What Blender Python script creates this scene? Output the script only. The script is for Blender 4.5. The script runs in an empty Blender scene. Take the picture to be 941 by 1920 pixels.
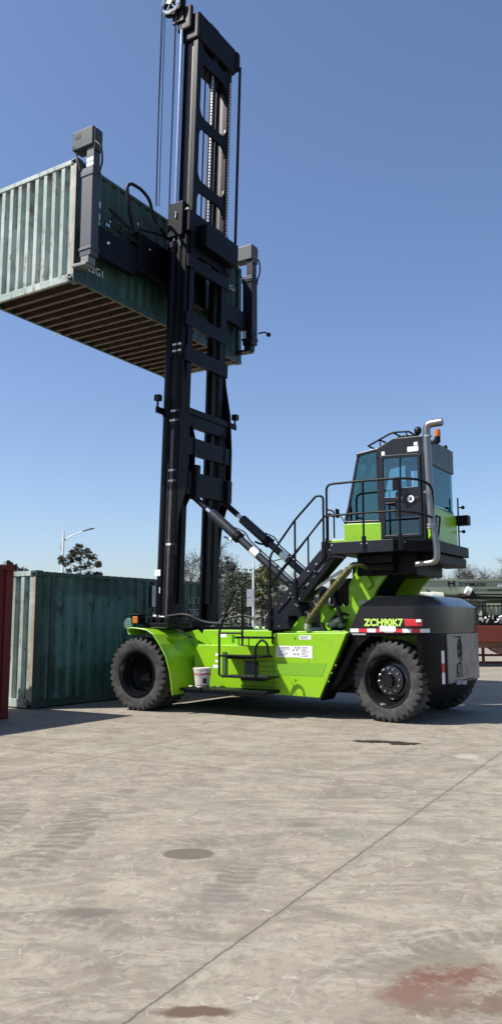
import bpy, bmesh, math, random
from math import sin, cos, pi, radians, sqrt
from mathutils import Vector, Matrix, noise
random.seed(7)
scene = bpy.context.scene
COL = scene.collection

# ------------------------------------------------------------------ frame of the machine
TH = radians(32.0)
OX, OY = -3.453 + 3.029 * sin(TH), 14.851 + 3.029 * cos(TH)
SUN = Vector((-2.08, -0.45, 2.62)).normalized()

# ------------------------------------------------------------------ node helpers
def new_mat(name):
    m = bpy.data.materials.new(name); m.use_nodes = True
    nt = m.node_tree; nt.nodes.clear()
    out = nt.nodes.new('ShaderNodeOutputMaterial'); bs = nt.nodes.new('ShaderNodeBsdfPrincipled')
    nt.links.new(bs.outputs[0], out.inputs[0])
    return m, nt, bs
def N(nt, t, **kw):
    n = nt.nodes.new(t)
    for k, v in kw.items():
        if k.startswith('i_'):
            n.inputs[int(k[2:])].default_value = v
        else: setattr(n, k, v)
    return n
def lk(nt, a, b): nt.links.new(a, b)
def setin(nt, sock, v):
    if hasattr(v, 'default_value') or isinstance(v, bpy.types.NodeSocket): nt.links.new(v, sock)
    else: sock.default_value = v
def mth(nt, op, a, b=0.0, c=None, clamp=False):
    n = nt.nodes.new('ShaderNodeMath'); n.operation = op; n.use_clamp = clamp
    setin(nt, n.inputs[0], a); setin(nt, n.inputs[1], b)
    if c is not None: setin(nt, n.inputs[2], c)
    return n.outputs[0]
def mixc(nt, f, a, b):
    n = nt.nodes.new('ShaderNodeMix'); n.data_type = 'RGBA'
    setin(nt, n.inputs[0], f)
    for s, v in ((n.inputs[6], a), (n.inputs[7], b)):
        if isinstance(v, bpy.types.NodeSocket): nt.links.new(v, s)
        else: s.default_value = (v[0], v[1], v[2], 1)
    return n.outputs[2]
def ramp(nt, f, lo, hi):
    n = nt.nodes.new('ShaderNodeMapRange'); n.interpolation_type = 'SMOOTHSTEP'
    setin(nt, n.inputs[0], f); n.inputs[1].default_value = lo; n.inputs[2].default_value = hi
    return n.outputs[0]
def noi(nt, vec, scale, detail=4, rough=.55, dist=0.0):
    n = nt.nodes.new('ShaderNodeTexNoise'); n.inputs['Scale'].default_value = scale
    n.inputs['Detail'].default_value = detail; n.inputs['Roughness'].default_value = rough; n.inputs['Distortion'].default_value = dist
    if vec is not None: nt.links.new(vec, n.inputs['Vector'])
    return n.outputs[0]
def objco(nt, scale=(1, 1, 1)):
    c = nt.nodes.new('ShaderNodeTexCoord'); m = nt.nodes.new('ShaderNodeMapping'); m.inputs['Scale'].default_value = scale
    nt.links.new(c.outputs['Object'], m.inputs['Vector']); return m.outputs[0]
def bump(nt, bs, h, strength=.3, dist=.01):
    b = nt.nodes.new('ShaderNodeBump'); b.inputs['Strength'].default_value = strength; b.inputs['Distance'].default_value = dist
    nt.links.new(h, b.inputs['Height']); nt.links.new(b.outputs[0], bs.inputs['Normal'])

def paint(name, col, rough=.35, metal=0.0, dirt=.25, dcol=(.12, .10, .08), coat=0.0, sc=3.0, spec=.5):
    m, nt, bs = new_mat(name)
    v = objco(nt)
    n1 = noi(nt, v, sc, 6, .65); n2 = noi(nt, v, sc * 9, 3)
    f = mth(nt, 'MULTIPLY', ramp(nt, n1, .45, .8), dirt)
    c = mixc(nt, f, col, dcol)
    c = mixc(nt, mth(nt, 'MULTIPLY', n2, .12), c, tuple(x * .6 for x in col))
    lk(nt, c, bs.inputs['Base Color'])
    lk(nt, mth(nt, 'ADD', mth(nt, 'MULTIPLY', n1, .25), rough - .12), bs.inputs['Roughness'])
    bs.inputs['Metallic'].default_value = metal
    bs.inputs['Specular IOR Level'].default_value = spec
    bs.inputs['Coat Weight'].default_value = coat
    bs.inputs['Coat Roughness'].default_value = .08
    bump(nt, bs, n2, .08, .004)
    return m

def green_paint():
    m = paint('lime_paint', (.235, .475, .007), .38, dirt=.4, dcol=(.17, .25, .05), coat=.25, sc=4.5)
    nt = m.node_tree; bs = [n for n in nt.nodes if n.type == 'BSDF_PRINCIPLED'][0]; src = bs.inputs['Base Color'].links[0].from_socket
    v = objco(nt, (1.0, 1.0, .35)); a = noi(nt, v, 16, 8, .75, .5); v2 = objco(nt); b_ = noi(nt, v2, 1.7, 4); f = mth(nt, 'MULTIPLY', mth(nt, 'MULTIPLY', ramp(nt, a, .56, .68), ramp(nt, b_, .42, .62)), .55)
    lk(nt, mixc(nt, f, src, (.10, .12, .045)), bs.inputs['Base Color']); return m
MGREEN = green_paint()
MGREEN2 = paint('lime_patch_paint', (.17, .38, .012), .5, dirt=.1)
MBLACK = paint('black_steel_paint', (.003, .003, .0045), .50, dirt=.2, dcol=(.012, .011, .011), spec=.18)
MMAST = paint('mast_paint', (.0018, .002, .0045), .42, dirt=.2, dcol=(.008, .008, .012), spec=.16)
MRAIL = paint('lit_web_paint', (.05, .045, .045), .45, dirt=.6, dcol=(.14, .12, .12), sc=6)  # mast tone lightened so the webs look sunlit by colour
MHOOD = paint('hood_paint', (.009, .009, .014), .36, dirt=.2, dcol=(.022, .022, .026), spec=.35)
MGREYP = paint('grey_box_paint', (.045, .05, .055), .5, dirt=.4, dcol=(.025, .025, .025))
MSILVER = paint('silver_rear_panel', (.20, .20, .21), .35, metal=.5, dirt=.8, dcol=(.04, .04, .045), sc=5)
MWHITE = paint('white_label', (.72, .73, .72), .5, dirt=.35, dcol=(.4, .4, .4), sc=40)
MRED = paint('red_reflector', (.55, .02, .03), .35, dirt=.1)
MCHROME = paint('chrome_rod', (.75, .76, .8), .2, metal=1.0, dirt=.05)
MSTEEL = paint('polished_exhaust_steel', (.24, .235, .23), .36, metal=1.0, dirt=.5, dcol=(.3, .27, .25))
MGALV = paint('galvanised_steel', (.38, .39, .4), .5, metal=.3, dirt=.3)
MHOSE = paint('rubber_hose', (.006, .006, .007), .5, dirt=.15, dcol=(.03, .03, .03), spec=.25)
MRIM = paint('black_rim', (.006, .006, .007), .25, dirt=.12, dcol=(.03, .026, .026), coat=.4)
MNUT = paint('chrome_nut', (.7, .7, .72), .2, metal=.9, dirt=.1)
MSEAT = paint('cab_dark_plastic', (.02, .02, .022), .6, dirt=.1)
MORANGE = paint('orange_lens', (.5, .16, .02), .25, dirt=.1)
MLIME = paint('lime_lettering', (.5, .75, .12), .5, dirt=.1)
MBRASS = paint('ribbed_duct_foil', (.26, .25, .12), .3, metal=.8, dirt=.6, dcol=(.06, .05, .03))
MCHAIN = paint('greased_chain', (.6, .6, .6), .3, metal=.6, dirt=.3, sc=30)
MREDPAINT = paint('red_oxide_paint', (.17, .035, .022), .6, dirt=.5, dcol=(.08, .04, .03), spec=.3)
MCRANE = paint('crane_olive_paint', (.25, .29, .20), .4, dirt=.25, dcol=(.12, .13, .1), coat=.2, sc=1)
MBUCKET = paint('bucket_plastic', (.62, .55, .53), .45, dirt=.4, dcol=(.3, .25, .22), sc=14)
MRUBBLE = paint('pale_rag', (.55, .53, .48), .9, dirt=.5, sc=20)
MPOLE = paint('white_pole_paint', (.75, .76, .78), .4, dirt=.15)
MBARK = paint('tree_bark', (.06, .05, .042), .9, dirt=.6, dcol=(.12, .1, .09), sc=5)
MSIGNBACK = paint('sign_panel_paint', (.5, .5, .55), .5, dirt=.2)
MCYL = paint('cylinder_paint', (.016, .018, .024), .4, spec=.4, dirt=.2, dcol=(.04, .04, .04))
MPOST = paint('slate_post_paint', (.034, .040, .056), .5, dirt=.6, dcol=(.018, .02, .028), sc=5)
MLATCH = paint('worn_latch_steel', (.16, .165, .17), .5, metal=.3, dirt=.5)
MREDTOP = paint('container_red_paint', (.13, .016, .014), .55, dirt=.6, dcol=(.05, .02, .016), sc=1.6, spec=.3)

def tyre_mat():
    m, nt, bs = new_mat('tyre_rubber')
    v = objco(nt); n1 = noi(nt, v, 6, 6, .7); n2 = noi(nt, v, 60, 3)
    c = mixc(nt, ramp(nt, n1, .35, .75), (.015, .015, .015), (.065, .062, .059))
    lk(nt, c, bs.inputs['Base Color']); bs.inputs['Roughness'].default_value = .75
    bump(nt, bs, n2, .2, .004); return m
MTYRE = tyre_mat()

def glass(name, tint):
    m = bpy.data.materials.new(name); m.use_nodes = True; nt = m.node_tree; nt.nodes.clear()
    out = nt.nodes.new('ShaderNodeOutputMaterial'); tr = nt.nodes.new('ShaderNodeBsdfTransparent'); gl = nt.nodes.new('ShaderNodeBsdfGlossy')
    v = objco(nt); n1 = noi(nt, v, 2.5, 4)
    c = mixc(nt, mth(nt, 'MULTIPLY', n1, .35), tint, tuple(x * .65 for x in tint)); lk(nt, c, tr.inputs[0])
    gl.inputs['Roughness'].default_value = .03; gl.inputs['Color'].default_value = (.5, .75, .8, 1)
    fr = nt.nodes.new('ShaderNodeFresnel'); fr.inputs[0].default_value = 1.55
    mx = nt.nodes.new('ShaderNodeMixShader')
    lk(nt, mth(nt, 'ADD', fr.outputs[0], .06), mx.inputs[0]); lk(nt, tr.outputs[0], mx.inputs[1]); lk(nt, gl.outputs[0], mx.inputs[2])
    lk(nt, mx.outputs[0], out.inputs[0]); return m
MGLASS = glass('teal_tinted_glass', (.60, .92, .90))
MGLASSC = glass('clear_door_glass', (.80, .88, .90))
MGLASSF = glass('pale_teal_glass', (.74, .95, .96))

def cont_mat(name, base, fresh, rust, rust_amt=.5, streak=.6, seed=0.0, big=None):
    """old container paint: streaks down the panel, rust blooms, worn patches"""
    m, nt, bs = new_mat(name)
    c0 = nt.nodes.new('ShaderNodeTexCoord'); mp = nt.nodes.new('ShaderNodeMapping'); mp.inputs['Location'].default_value = (seed, seed * 1.7, seed * .3)
    lk(nt, c0.outputs['Object'], mp.inputs['Vector']); v = mp.outputs[0]
    sm = nt.nodes.new('ShaderNodeMapping'); sm.inputs['Scale'].default_value = (1, 1, .12); lk(nt, v, sm.inputs['Vector'])
    st = noi(nt, sm.outputs[0], 7, 5, .65); bl = noi(nt, v, 1.1, 5, .6, .6); fine = noi(nt, v, 14, 6, .7); sp = noi(nt, v, 4.5, 8, .75)
    c = mixc(nt, ramp(nt, bl, .42, .62), base, fresh)
    if big:      # a repainted, faded area with a ragged edge
        se = nt.nodes.new('ShaderNodeSeparateXYZ'); lk(nt, c0.outputs['Object'], se.inputs[0])
        ax_ = mth(nt, 'DIVIDE', mth(nt, 'SUBTRACT', se.outputs[0], big[0]), big[2]); az_ = mth(nt, 'DIVIDE', mth(nt, 'SUBTRACT', se.outputs[2], big[1]), big[3])
        rr = mth(nt, 'ADD', mth(nt, 'MAXIMUM', mth(nt, 'ABSOLUTE', ax_), mth(nt, 'ABSOLUTE', az_)), mth(nt, 'MULTIPLY', mth(nt, 'SUBTRACT', sp, .5), 1.1))
        c = mixc(nt, mth(nt, 'SUBTRACT', 1.0, ramp(nt, rr, .92, 1.02)), c, big[4])
    c = mixc(nt, mth(nt, 'MULTIPLY', ramp(nt, st, .5, .72), streak), c, tuple(x * .35 for x in base))
    rf = mth(nt, 'MULTIPLY', ramp(nt, mth(nt, 'ADD', mth(nt, 'MULTIPLY', sp, .6), mth(nt, 'MULTIPLY', st, .5)), .575, .68), rust_amt)
    c = mixc(nt, rf, c, rust)
    c = mixc(nt, mth(nt, 'MULTIPLY', fine, .3), c, tuple(x * .55 for x in base))
    lk(nt, c, bs.inputs['Base Color'])
    lk(nt, mth(nt, 'ADD', .42, mth(nt, 'MULTIPLY', rf, .5)), bs.inputs['Roughness'])
    bump(nt, bs, fine, .35, .006)
    return m
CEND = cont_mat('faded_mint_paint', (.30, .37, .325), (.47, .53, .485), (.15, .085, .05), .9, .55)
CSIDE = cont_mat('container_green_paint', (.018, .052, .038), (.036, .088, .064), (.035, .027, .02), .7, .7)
CRUSTPOST = cont_mat('rusted_cream_post', (.34, .27, .20), (.46, .38, .30), (.11, .045, .02), 1.0, .6)
CRAIL = cont_mat('green_rail_paint', (.022, .05, .042), (.04, .08, .066), (.06, .035, .02), .8, .6)
CUNDER = cont_mat('rusty_underframe', (.050, .030, .019), (.080, .050, .030), (.026, .014, .008), .8, .5)
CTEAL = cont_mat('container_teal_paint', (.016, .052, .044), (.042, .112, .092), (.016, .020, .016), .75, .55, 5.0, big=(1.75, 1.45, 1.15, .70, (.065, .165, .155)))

# ------------------------------------------------------------------ mesh helpers
def finish(name, bm, mat, parent=None, bev=0.0, smooth=False, recalc=True, merge=False):
    if merge: bmesh.ops.remove_doubles(bm, verts=bm.verts, dist=1e-5)
    if recalc: bmesh.ops.recalc_face_normals(bm, faces=bm.faces)
    me = bpy.data.meshes.new(name); bm.to_mesh(me); bm.free()
    for m in (mat if isinstance(mat, (list, tuple)) else [mat]): me.materials.append(m)
    if smooth:
        for p in me.polygons: p.use_smooth = True
        try: me.set_sharp_from_angle(angle=radians(38))
        except Exception: pass
    o = bpy.data.objects.new(name, me); COL.objects.link(o)
    if parent is not None: o.parent = parent
    if bev > 0:
        md = o.modifiers.new('bevel', 'BEVEL'); md.width = bev; md.segments = 2; md.limit_method = 'ANGLE'; md.angle_limit = radians(40); md.harden_normals = False
    return o
def BM(): return bmesh.new()
def faces(bm, pts, idx):
    vs = [bm.verts.new(p) for p in pts]
    for f in idx:
        try: bm.faces.new([vs[i] for i in f])
        except ValueError: pass
    return vs
def box(bm, x0, x1, y0, y1, z0, z1, mat=0):
    pts = [(x, y, z) for x in (x0, x1) for y in (y0, y1) for z in (z0, z1)]
    vs = faces(bm, pts, [(0, 1, 3, 2), (4, 6, 7, 5), (0, 4, 5, 1), (2, 3, 7, 6), (0, 2, 6, 4), (1, 5, 7, 3)])
    return vs
def loft(bm, rings, cap=True):
    R = [[bm.verts.new(p) for p in r] for r in rings]
    n = len(R[0])
    for a, b in zip(R, R[1:]):
        for i in range(n):
            bm.faces.new((a[i], a[(i + 1) % n], b[(i + 1) % n], b[i]))
    if cap:
        bm.faces.new(R[0][::-1]); bm.faces.new(R[-1])
    return R
def prism(bm, poly, fn, a, b):
    """poly: list of 2D points, fn(p, t) -> 3D, extruded from t=a to t=b"""
    loft(bm, [[fn(p, a) for p in poly], [fn(p, b) for p in poly]])
def tube(bm, pts, r, n=8, cap=True, radii=None):
    pts = [Vector(p) for p in pts]
    rings = []
    t0 = (pts[1] - pts[0]).normalized()
    up = Vector((0, 0, 1)) if abs(t0.z) < .9 else Vector((1, 0, 0))
    x = t0.cross(up).normalized()
    for i, p in enumerate(pts):
        if i == 0: t = pts[1] - pts[0]
        elif i == len(pts) - 1: t = pts[-1] - pts[-2]
        else: t = (pts[i + 1] - pts[i]).normalized() + (pts[i] - pts[i - 1]).normalized()
        t.normalize()
        x = (x - t * x.dot(t)).normalized(); y = t.cross(x)
        rr = radii[i] if radii else r
        rings.append([p + (x * cos(2 * pi * k / n) + y * sin(2 * pi * k / n)) * rr for k in range(n)])
    loft(bm, rings, cap)
def arcpts(pts, rad=.08, seg=5):
    """round the corners of a polyline"""
    P = [Vector(p) for p in pts]; out = [P[0]]
    for i in range(1, len(P) - 1):
        a, b, c = P[i - 1], P[i], P[i + 1]
        d1 = (a - b); d2 = (c - b); r = min(rad, d1.length * .45, d2.length * .45)
        p0 = b + d1.normalized() * r; p1 = b + d2.normalized() * r
        for k in range(seg + 1):
            t = k / seg
            out.append(p0 * (1 - t) ** 2 + b * 2 * t * (1 - t) + p1 * t * t)
    out.append(P[-1]); return out
def lathe(bm, prof, n=48, axis='y', c=(0, 0, 0)):
    """prof: list of (r, t) revolved about an axis; closed at both ends if r==0"""
    rings = []
    for r, t in prof:
        ring = []
        for k in range(n):
            a = 2 * pi * k / n
            if axis == 'y': p = (c[0] + r * cos(a), c[1] + t, c[2] + r * sin(a))
            elif axis == 'z': p = (c[0] + r * cos(a), c[1] + r * sin(a), c[2] + t)
            else: p = (c[0] + t, c[1] + r * cos(a), c[2] + r * sin(a))
            ring.append(bm.verts.new(p))
        rings.append(ring)
    for a, b in zip(rings, rings[1:]):
        for i in range(n): bm.faces.new((a[i], a[(i + 1) % n], b[(i + 1) % n], b[i]))
    bm.faces.new(rings[0][::-1]); bm.faces.new(rings[-1])
def sphere(bm, c, r, sx=1, sy=1, sz=1, u=12, v=8):
    m = Matrix.Translation(c) @ Matrix.Diagonal((sx, sy, sz, 1))
    bmesh.ops.create_uvsphere(bm, u_segments=u, v_segments=v, radius=r, matrix=m)
def L(u, v, z): return (u, -v, z)
def Lbox(bm, u0, u1, v0, v1, z0, z1): return box(bm, u0, u1, -v1, -v0, z0, z1)
def LV(p): return [L(*q) for q in p]
def side_prism(bm, poly, v0, v1):            # poly in (u, z)
    prism(bm, poly, lambda p, t: L(p[0], t, p[1]), v0, v1)
def split_loose(o, name=None):
    """every loose island of a mesh becomes an object of its own under the same parent"""
    bm = bmesh.new(); bm.from_mesh(o.data); left = set(bm.verts); groups = []
    while left:
        st = [left.pop()]; g = set(st)
        while st:
            v = st.pop()
            for e in v.link_edges:
                w = e.other_vert(v)
                if w in left: left.discard(w); g.add(w); st.append(w)
        groups.append(g)
    name = name or o.name.split('.')[0]; out = []
    groups.sort(key=lambda g: min(v.index for v in g))
    for g in groups:
        nb = bmesh.new(); mp = {v: nb.verts.new(v.co) for v in sorted(g, key=lambda v: v.index)}
        for f in bm.faces:
            if f.verts[0] in g:
                nf = nb.faces.new([mp[v] for v in f.verts]); nf.smooth = f.smooth
        out.append((nb, o.data.materials[0], o.parent))
    bm.free(); mods = [(m.width) for m in o.modifiers if m.type == 'BEVEL']; smooth = any(p.use_smooth for p in o.data.polygons); bpy.data.objects.remove(o)
    return [finish(name, nb, m, p, mods[0] if mods else 0.0, smooth) for nb, m, p in out]
def text(name, s, size, mat, parent, loc, right, up, ext=.002, bold=.0, align='CENTER', wide=1.0):
    cu = bpy.data.curves.new(name, 'FONT'); cu.body = s; cu.size = size; cu.extrude = ext; cu.offset = bold; cu.align_x = align; cu.align_y = 'CENTER'
    tmp = bpy.data.objects.new(name + '_tmp', cu); COL.objects.link(tmp)
    dg = bpy.context.evaluated_depsgraph_get(); dg.update()
    me = bpy.data.meshes.new_from_object(tmp.evaluated_get(dg)); bpy.data.objects.remove(tmp)
    r = Vector(right).normalized(); u = Vector(up).normalized(); n = r.cross(u)
    M = Matrix((r, u, n)).transposed().to_4x4(); M.translation = Vector(loc)
    me.transform(M @ Matrix.Diagonal((wide, 1, 1, 1)))
    me.name = name; me.materials.clear(); me.materials.append(mat)
    o = bpy.data.objects.new(name, me); COL.objects.link(o); o.parent = parent
    return o
def thing(name, label, cat, loc=(0, 0, 0), rz=0.0, group=None):
    o = bpy.data.objects.new(name, None); COL.objects.link(o); o.location = loc; o.rotation_euler = (0, 0, rz)
    o['label'] = label; o['category'] = cat
    if group: o['group'] = group
    return o
def copy_tree(o, parent=None):
    c = o.copy(); COL.objects.link(c); c.parent = parent
    for ch in [x for x in bpy.data.objects if x.parent == o]: copy_tree(ch, c)
    return c

# ================================================================== THE CONTAINER HANDLER
H = thing('container_handler', 'lime green container handler, black mast raised, its cab perched above the rear wheel', 'container handler', (OX, OY, 0), -TH)

# ---- tyres and wheels
def tyre_bm(R, W, lugs=34):
    """axis along y, centred; chunky block tread"""
    hw = W / 2
    prof = [(R * .60, -hw * .80), (R * .64, -hw * .93), (R * .76, -hw * 1.0), (R * .86, -hw * 1.0), (R * .93, -hw * .985), (R * .975, -hw * .93), (R * .995, -hw * .80),
            (R, -hw * .5), (R, -hw * .12), (R, hw * .12), (R, hw * .5), (R * .995, hw * .80), (R * .975, hw * .93), (R * .93, hw * .985), (R * .86, hw * 1.0), (R * .76, hw * 1.0), (R * .64, hw * .93), (R * .60, hw * .80)]
    NN = lugs * 8; rings = []
    bm = BM()
    for i in range(NN):
        a = 2 * pi * i / NN; ring = []
        for j, (r, y) in enumerate(prof):
            tread = 4 <= j <= 13
            rr = r
            if tread:
                half = .5 if y > 0 else 0.0
                ph = (i / 8.0 + half + abs(y) / hw * .45) % 1.0
                if ph > .60: rr = r - (.040 if 5 <= j <= 12 else .022) * (1.0 if abs(y) > hw * .2 else .55)
            ring.append(bm.verts.new((rr * cos(a), y, rr * sin(a))))
        rings.append(ring)
    for i in range(NN):
        A, B = rings[i], rings[(i + 1) % NN]
        for j in range(len(prof) - 1): bm.faces.new((A[j], A[j + 1], B[j + 1], B[j]))
    return bm
RW = .665
tyre_me = {}
def make_wheel(u, v, front, steer=0.0, out=1):
    """out=+1: the outer face looks towards +v (local -y)"""
    W = .37
    hub = BM()
    if not front:      # convex hub plate, nuts
        lathe(hub, [(0.0, -.175), (.10, -.175), (.115, -.15), (.12, -.09), (.15, -.085), (.24, -.07), (.255, -.05), (.255, -.02), (.20, .03), (.12, .15), (0, .15)], 40)
    else:
        lathe(hub, [(0.0, .02), (.13, .02), (.15, .05), (.15, .09), (.30, .10), (.33, .14), (.33, .17), (0, .17)], 40)
    w = finish('wheel', hub, MRIM, H, smooth=True)
    w.location = L(u, v, RW); w.rotation_euler = (0, 0, (0 if out > 0 else pi) + steer)
    if 'tyre' not in tyre_me:
        t = finish('tyre', tyre_bm(RW, W), MTYRE, w, smooth=True); tyre_me['tyre'] = t.data
    else:
        t = bpy.data.objects.new('tyre', tyre_me['tyre']); COL.objects.link(t); t.parent = w
    rim = BM()
    lathe_open = [(.435, -.155), (.43, -.185), (.405, -.185), (.395, -.16), (.38, -.13), (.355, -.08), (.345, .0), (.34, .10), (.355, .13), (.40, .16), (.435, .155)]
    if front: lathe_open = [(.435, -.155), (.425, -.187), (.395, -.187), (.385, -.16), (.37, -.14), (.355, .02), (.35, .12), (.40, .16), (.435, .155)]
    n = 56; rings = []
    for r, t_ in lathe_open:
        rings.append([rim.verts.new((r * cos(2 * pi * k / n), t_, r * sin(2 * pi * k / n))) for k in range(n)])
    for a, b in zip(rings, rings[1:]):
        for i in range(n): rim.faces.new((a[i], a[(i + 1) % n], b[(i + 1) % n], b[i]))
    # disc closing the rim
    d0 = [rim.verts.new((.36 * cos(2 * pi * k / n), .06 if not front else .13, .36 * sin(2 * pi * k / n))) for k in range(n)]
    d1 = [rim.verts.new((.24 * cos(2 * pi * k / n), -.02 if not front else .15, .24 * sin(2 * pi * k / n))) for k in range(n)]
    d2 = [rim.verts.new((.02 * cos(2 * pi * k / n), -.02 if not front else .15, .02 * sin(2 * pi * k / n))) for k in range(n)]
    for a, b in ((d0, d1), (d1, d2)):
        for i in range(n): rim.faces.new((a[i], a[(i + 1) % n], b[(i + 1) % n], b[i]))
    finish('rim', rim, MRIM, w, smooth=True)
    if not front:
        nn = 12
        for k in range(nn):
            a = 2 * pi * k / nn + .1; nb = BM()
            lathe(nb, [(.0, -.115), (.012, -.112), (.018, -.095), (.020, -.068), (0, -.068)], 8, 'y', (.195 * cos(a), 0, .195 * sin(a)))
            finish('wheel_nut', nb, MNUT, w, smooth=True)
    return w
for v, out in ((1.965, 1), (1.545, 1), (-1.545, -1), (-1.965, -1)): make_wheel(1.04, v, True, 0, out)
ST = radians(-9)
make_wheel(5.64, 1.16, False, ST, 1); make_wheel(5.64, -1.16, False, ST, -1)
ax = BM()
tube(ax, [L(1.04, 1.75, RW), L(1.04, .6, RW)], .19, 20); tube(ax, [L(1.04, .6, RW), L(1.04, -.6, RW)], .27, 20); tube(ax, [L(1.04, -.6, RW), L(1.04, -1.75, RW)], .19, 20)
finish('front_axle', ax, MBLACK, H, smooth=True)
ax = BM(); Lbox(ax, 5.45, 5.83, -.95, .95, .50, .82); finish('rear_axle', ax, MBLACK, H, bev=.02)

# ---- chassis
b = BM()
side_prism(b, [(1.70, .62), (1.70, 1.10), (1.85, 1.47), (4.88, 1.45), (4.28, .46), (2.1, .45)], .45, 1.18)
side_prism(b, [(1.70, .62), (1.70, 1.10), (1.85, 1.47), (4.88, 1.45), (4.28, .46), (2.1, .45)], -1.18, -.45)
Lbox(b, 1.9, 4.9, -.45, .45, 1.30, 1.40)
side_prism(b, [(.55, .55), (.55, 1.1), (.9, 1.3), (1.75, 1.3), (1.75, .5)], .95, 1.2)
side_prism(b, [(.55, .55), (.55, 1.1), (.9, 1.3), (1.75, 1.3), (1.75, .5)], -1.2, -.95)
CH = finish('chassis', b, MGREEN, H, bev=.012)
b = BM(); side_prism(b, [(5.002, .62), (5.002, 1.42), (6.2, 1.42), (6.2, .85), (5.95, .62)], -.7, .7); side_prism(b, [(4.3, .50), (4.9, 1.40), (5.001, 1.40), (5.001, .62), (4.7, .45)], -1.185, 1.185); finish('rear_frame', b, MBLACK, H)
b = BM(); side_prism(b, [(.75, .35), (.75, .95), (5.2, .62), (4.9, .40)], -.9, .9); finish('transmission_housing', b, MBLACK, H, bev=.02)
# lower side tank with ledge
b = BM(); side_prism(b, [(1.9, .42), (1.86, 1.05), (1.95, 1.20), (3.62, 1.195), (3.62, .39), (2.2, .39)], 1.182, 1.50); TANK = finish('side_tank', b, MGREEN, H, bev=.012)
b = BM(); side_prism(b, [(2.0, .42), (1.95, 1.20), (4.9, 1.20), (4.4, .40)], -1.50, -1.182); finish('side_tank', b, MGREEN, H, bev=.012)
# rear side box in front of the rear wheel
b = BM(); side_prism(b, [(3.60, .37), (3.60, 1.42), (5.0, 1.43), (4.49, .35)], 1.186, 1.53); BOX = finish('equipment_box', b, MGREEN, H, bev=.01)
b = BM(); side_prism(b, [(3.64, .71), (3.64, .93), (4.63, .925), (4.54, .71)], 1.53, 1.534); finish('matt_patch', b, MGREEN2, BOX)
b = BM()
for (u0, u1, z0, z1) in ((3.66, 3.96, 1.01, 1.205), (3.965, 4.13, 1.01, 1.205), (4.135, 4.36, 1.0, 1.21)): Lbox(b, u0, u1, 1.53, 1.533, z0, z1)
Lbox(b, 4.11, 4.34, 1.53, 1.533, 1.315, 1.385)
DEC = (finish('instruction_decal', b, MWHITE, BOX))
b = BM(); rnd = random.Random(3)
for k in range(7):
    Lbox(b, 3.69, 3.69 + rnd.uniform(.12, .24), 1.533, 1.535, 1.03 + k * .024, 1.037 + k * .024)
    Lbox(b, 4.16, 4.16 + rnd.uniform(.06, .17), 1.533, 1.535, 1.03 + k * .025, 1.036 + k * .025)
for k in range(3): Lbox(b, 4.13, 4.13 + rnd.uniform(.12, .19), 1.533, 1.535, 1.33 + k * .018, 1.335 + k * .018)
for q in ((3.99, 1.12), (4.03, 1.16), (4.06, 1.12), (4.09, 1.16), (4.01, 1.05), (4.07, 1.05)): Lbox(b, q[0], q[0] + .022, 1.533, 1.535, q[1], q[1] + .03)
split_loose(finish('printed_line', b, MHOOD, BOX))
b = BM()
for (u, z, r) in ((4.02, .64, .022), (4.80, .90, .013), (4.72, .77, .013), (4.66, .63, .013), (4.02, 1.35, .02)):
    tube(b, [L(u, 1.52, z), L(u, 1.542, z)], r, 12)
split_loose(finish('bolt', b, MGREEN2, BOX, smooth=True))
b = BM(); tube(b, arcpts([L(3.86, 1.535, .71), L(3.98, 1.535, .58), L(4.05, 1.535, .36)], .1), .006, 6); finish('panel_seam', b, MGREEN2, BOX)
b = BM(); side_prism(b, [(5.0, 1.43), (5.0, 1.30), (4.48, .35), (4.50, .30), (5.05, 1.42)], 1.0, 1.50); finish('box_rear_liner', b, MBLACK, BOX)
# details of the side tank: perforations, grille, dark slot
b = BM()
rows = [(.93, 2.98, 3.56, 9), (.84, 3.02, 3.58, 9), (.75, 3.30, 3.58, 5), (.66, 3.28, 3.58, 5), (.58, 3.0, 3.58, 10), (.49, 3.0, 3.58, 10), (.43, 3.04, 3.58, 9)]
for z, a, c, n in rows:
    for k in range(n):
        u = a + (c - a) * k / (n - 1)
        tube(b, [L(u, 1.49, z), L(u, 1.503, z)], .014, 8)
finish('vent_holes', b, MHOOD, TANK)['kind'] = 'stuff'
b = BM(); Lbox(b, 2.99, 3.27, 1.50, 1.512, .70, .92); GR = finish('radiator_grille', b, MHOOD, TANK)
b = BM()
for k in range(9):
    tube(b, [L(2.99 + .03 * k, 1.514, .91), L(2.99 + .03 * k + .035, 1.514, .71)], .0035, 4)
finish('grille_wires', b, MGALV, TANK)
b = BM(); Lbox(b, 2.52, 2.60, 1.50, 1.53, .68, 1.08); finish('hinge_cover', b, paint('dark_green_cover', (.02, .10, .02), .5), TANK, bev=.006)
b = BM()
for (u0, u1, z0, z1) in ((2.35, 2.42, 1.0, 1.05), (2.35, 2.42, .88, .93), (2.3, 2.42, .78, .84)): Lbox(b, u0, u1, 1.50, 1.503, z0, z1)
Lbox(b, 2.2, 2.38, 1.18, 1.183, 1.33, 1.40)
split_loose(finish('warning_decal', b, MWHITE, TANK))
b = BM(); Lbox(b, 2.50, 2.55, 1.18, 1.187, 1.24, 1.38); finish('slot', b, paint('slot_green', (.03, .15, .02), .5), CH)
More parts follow.
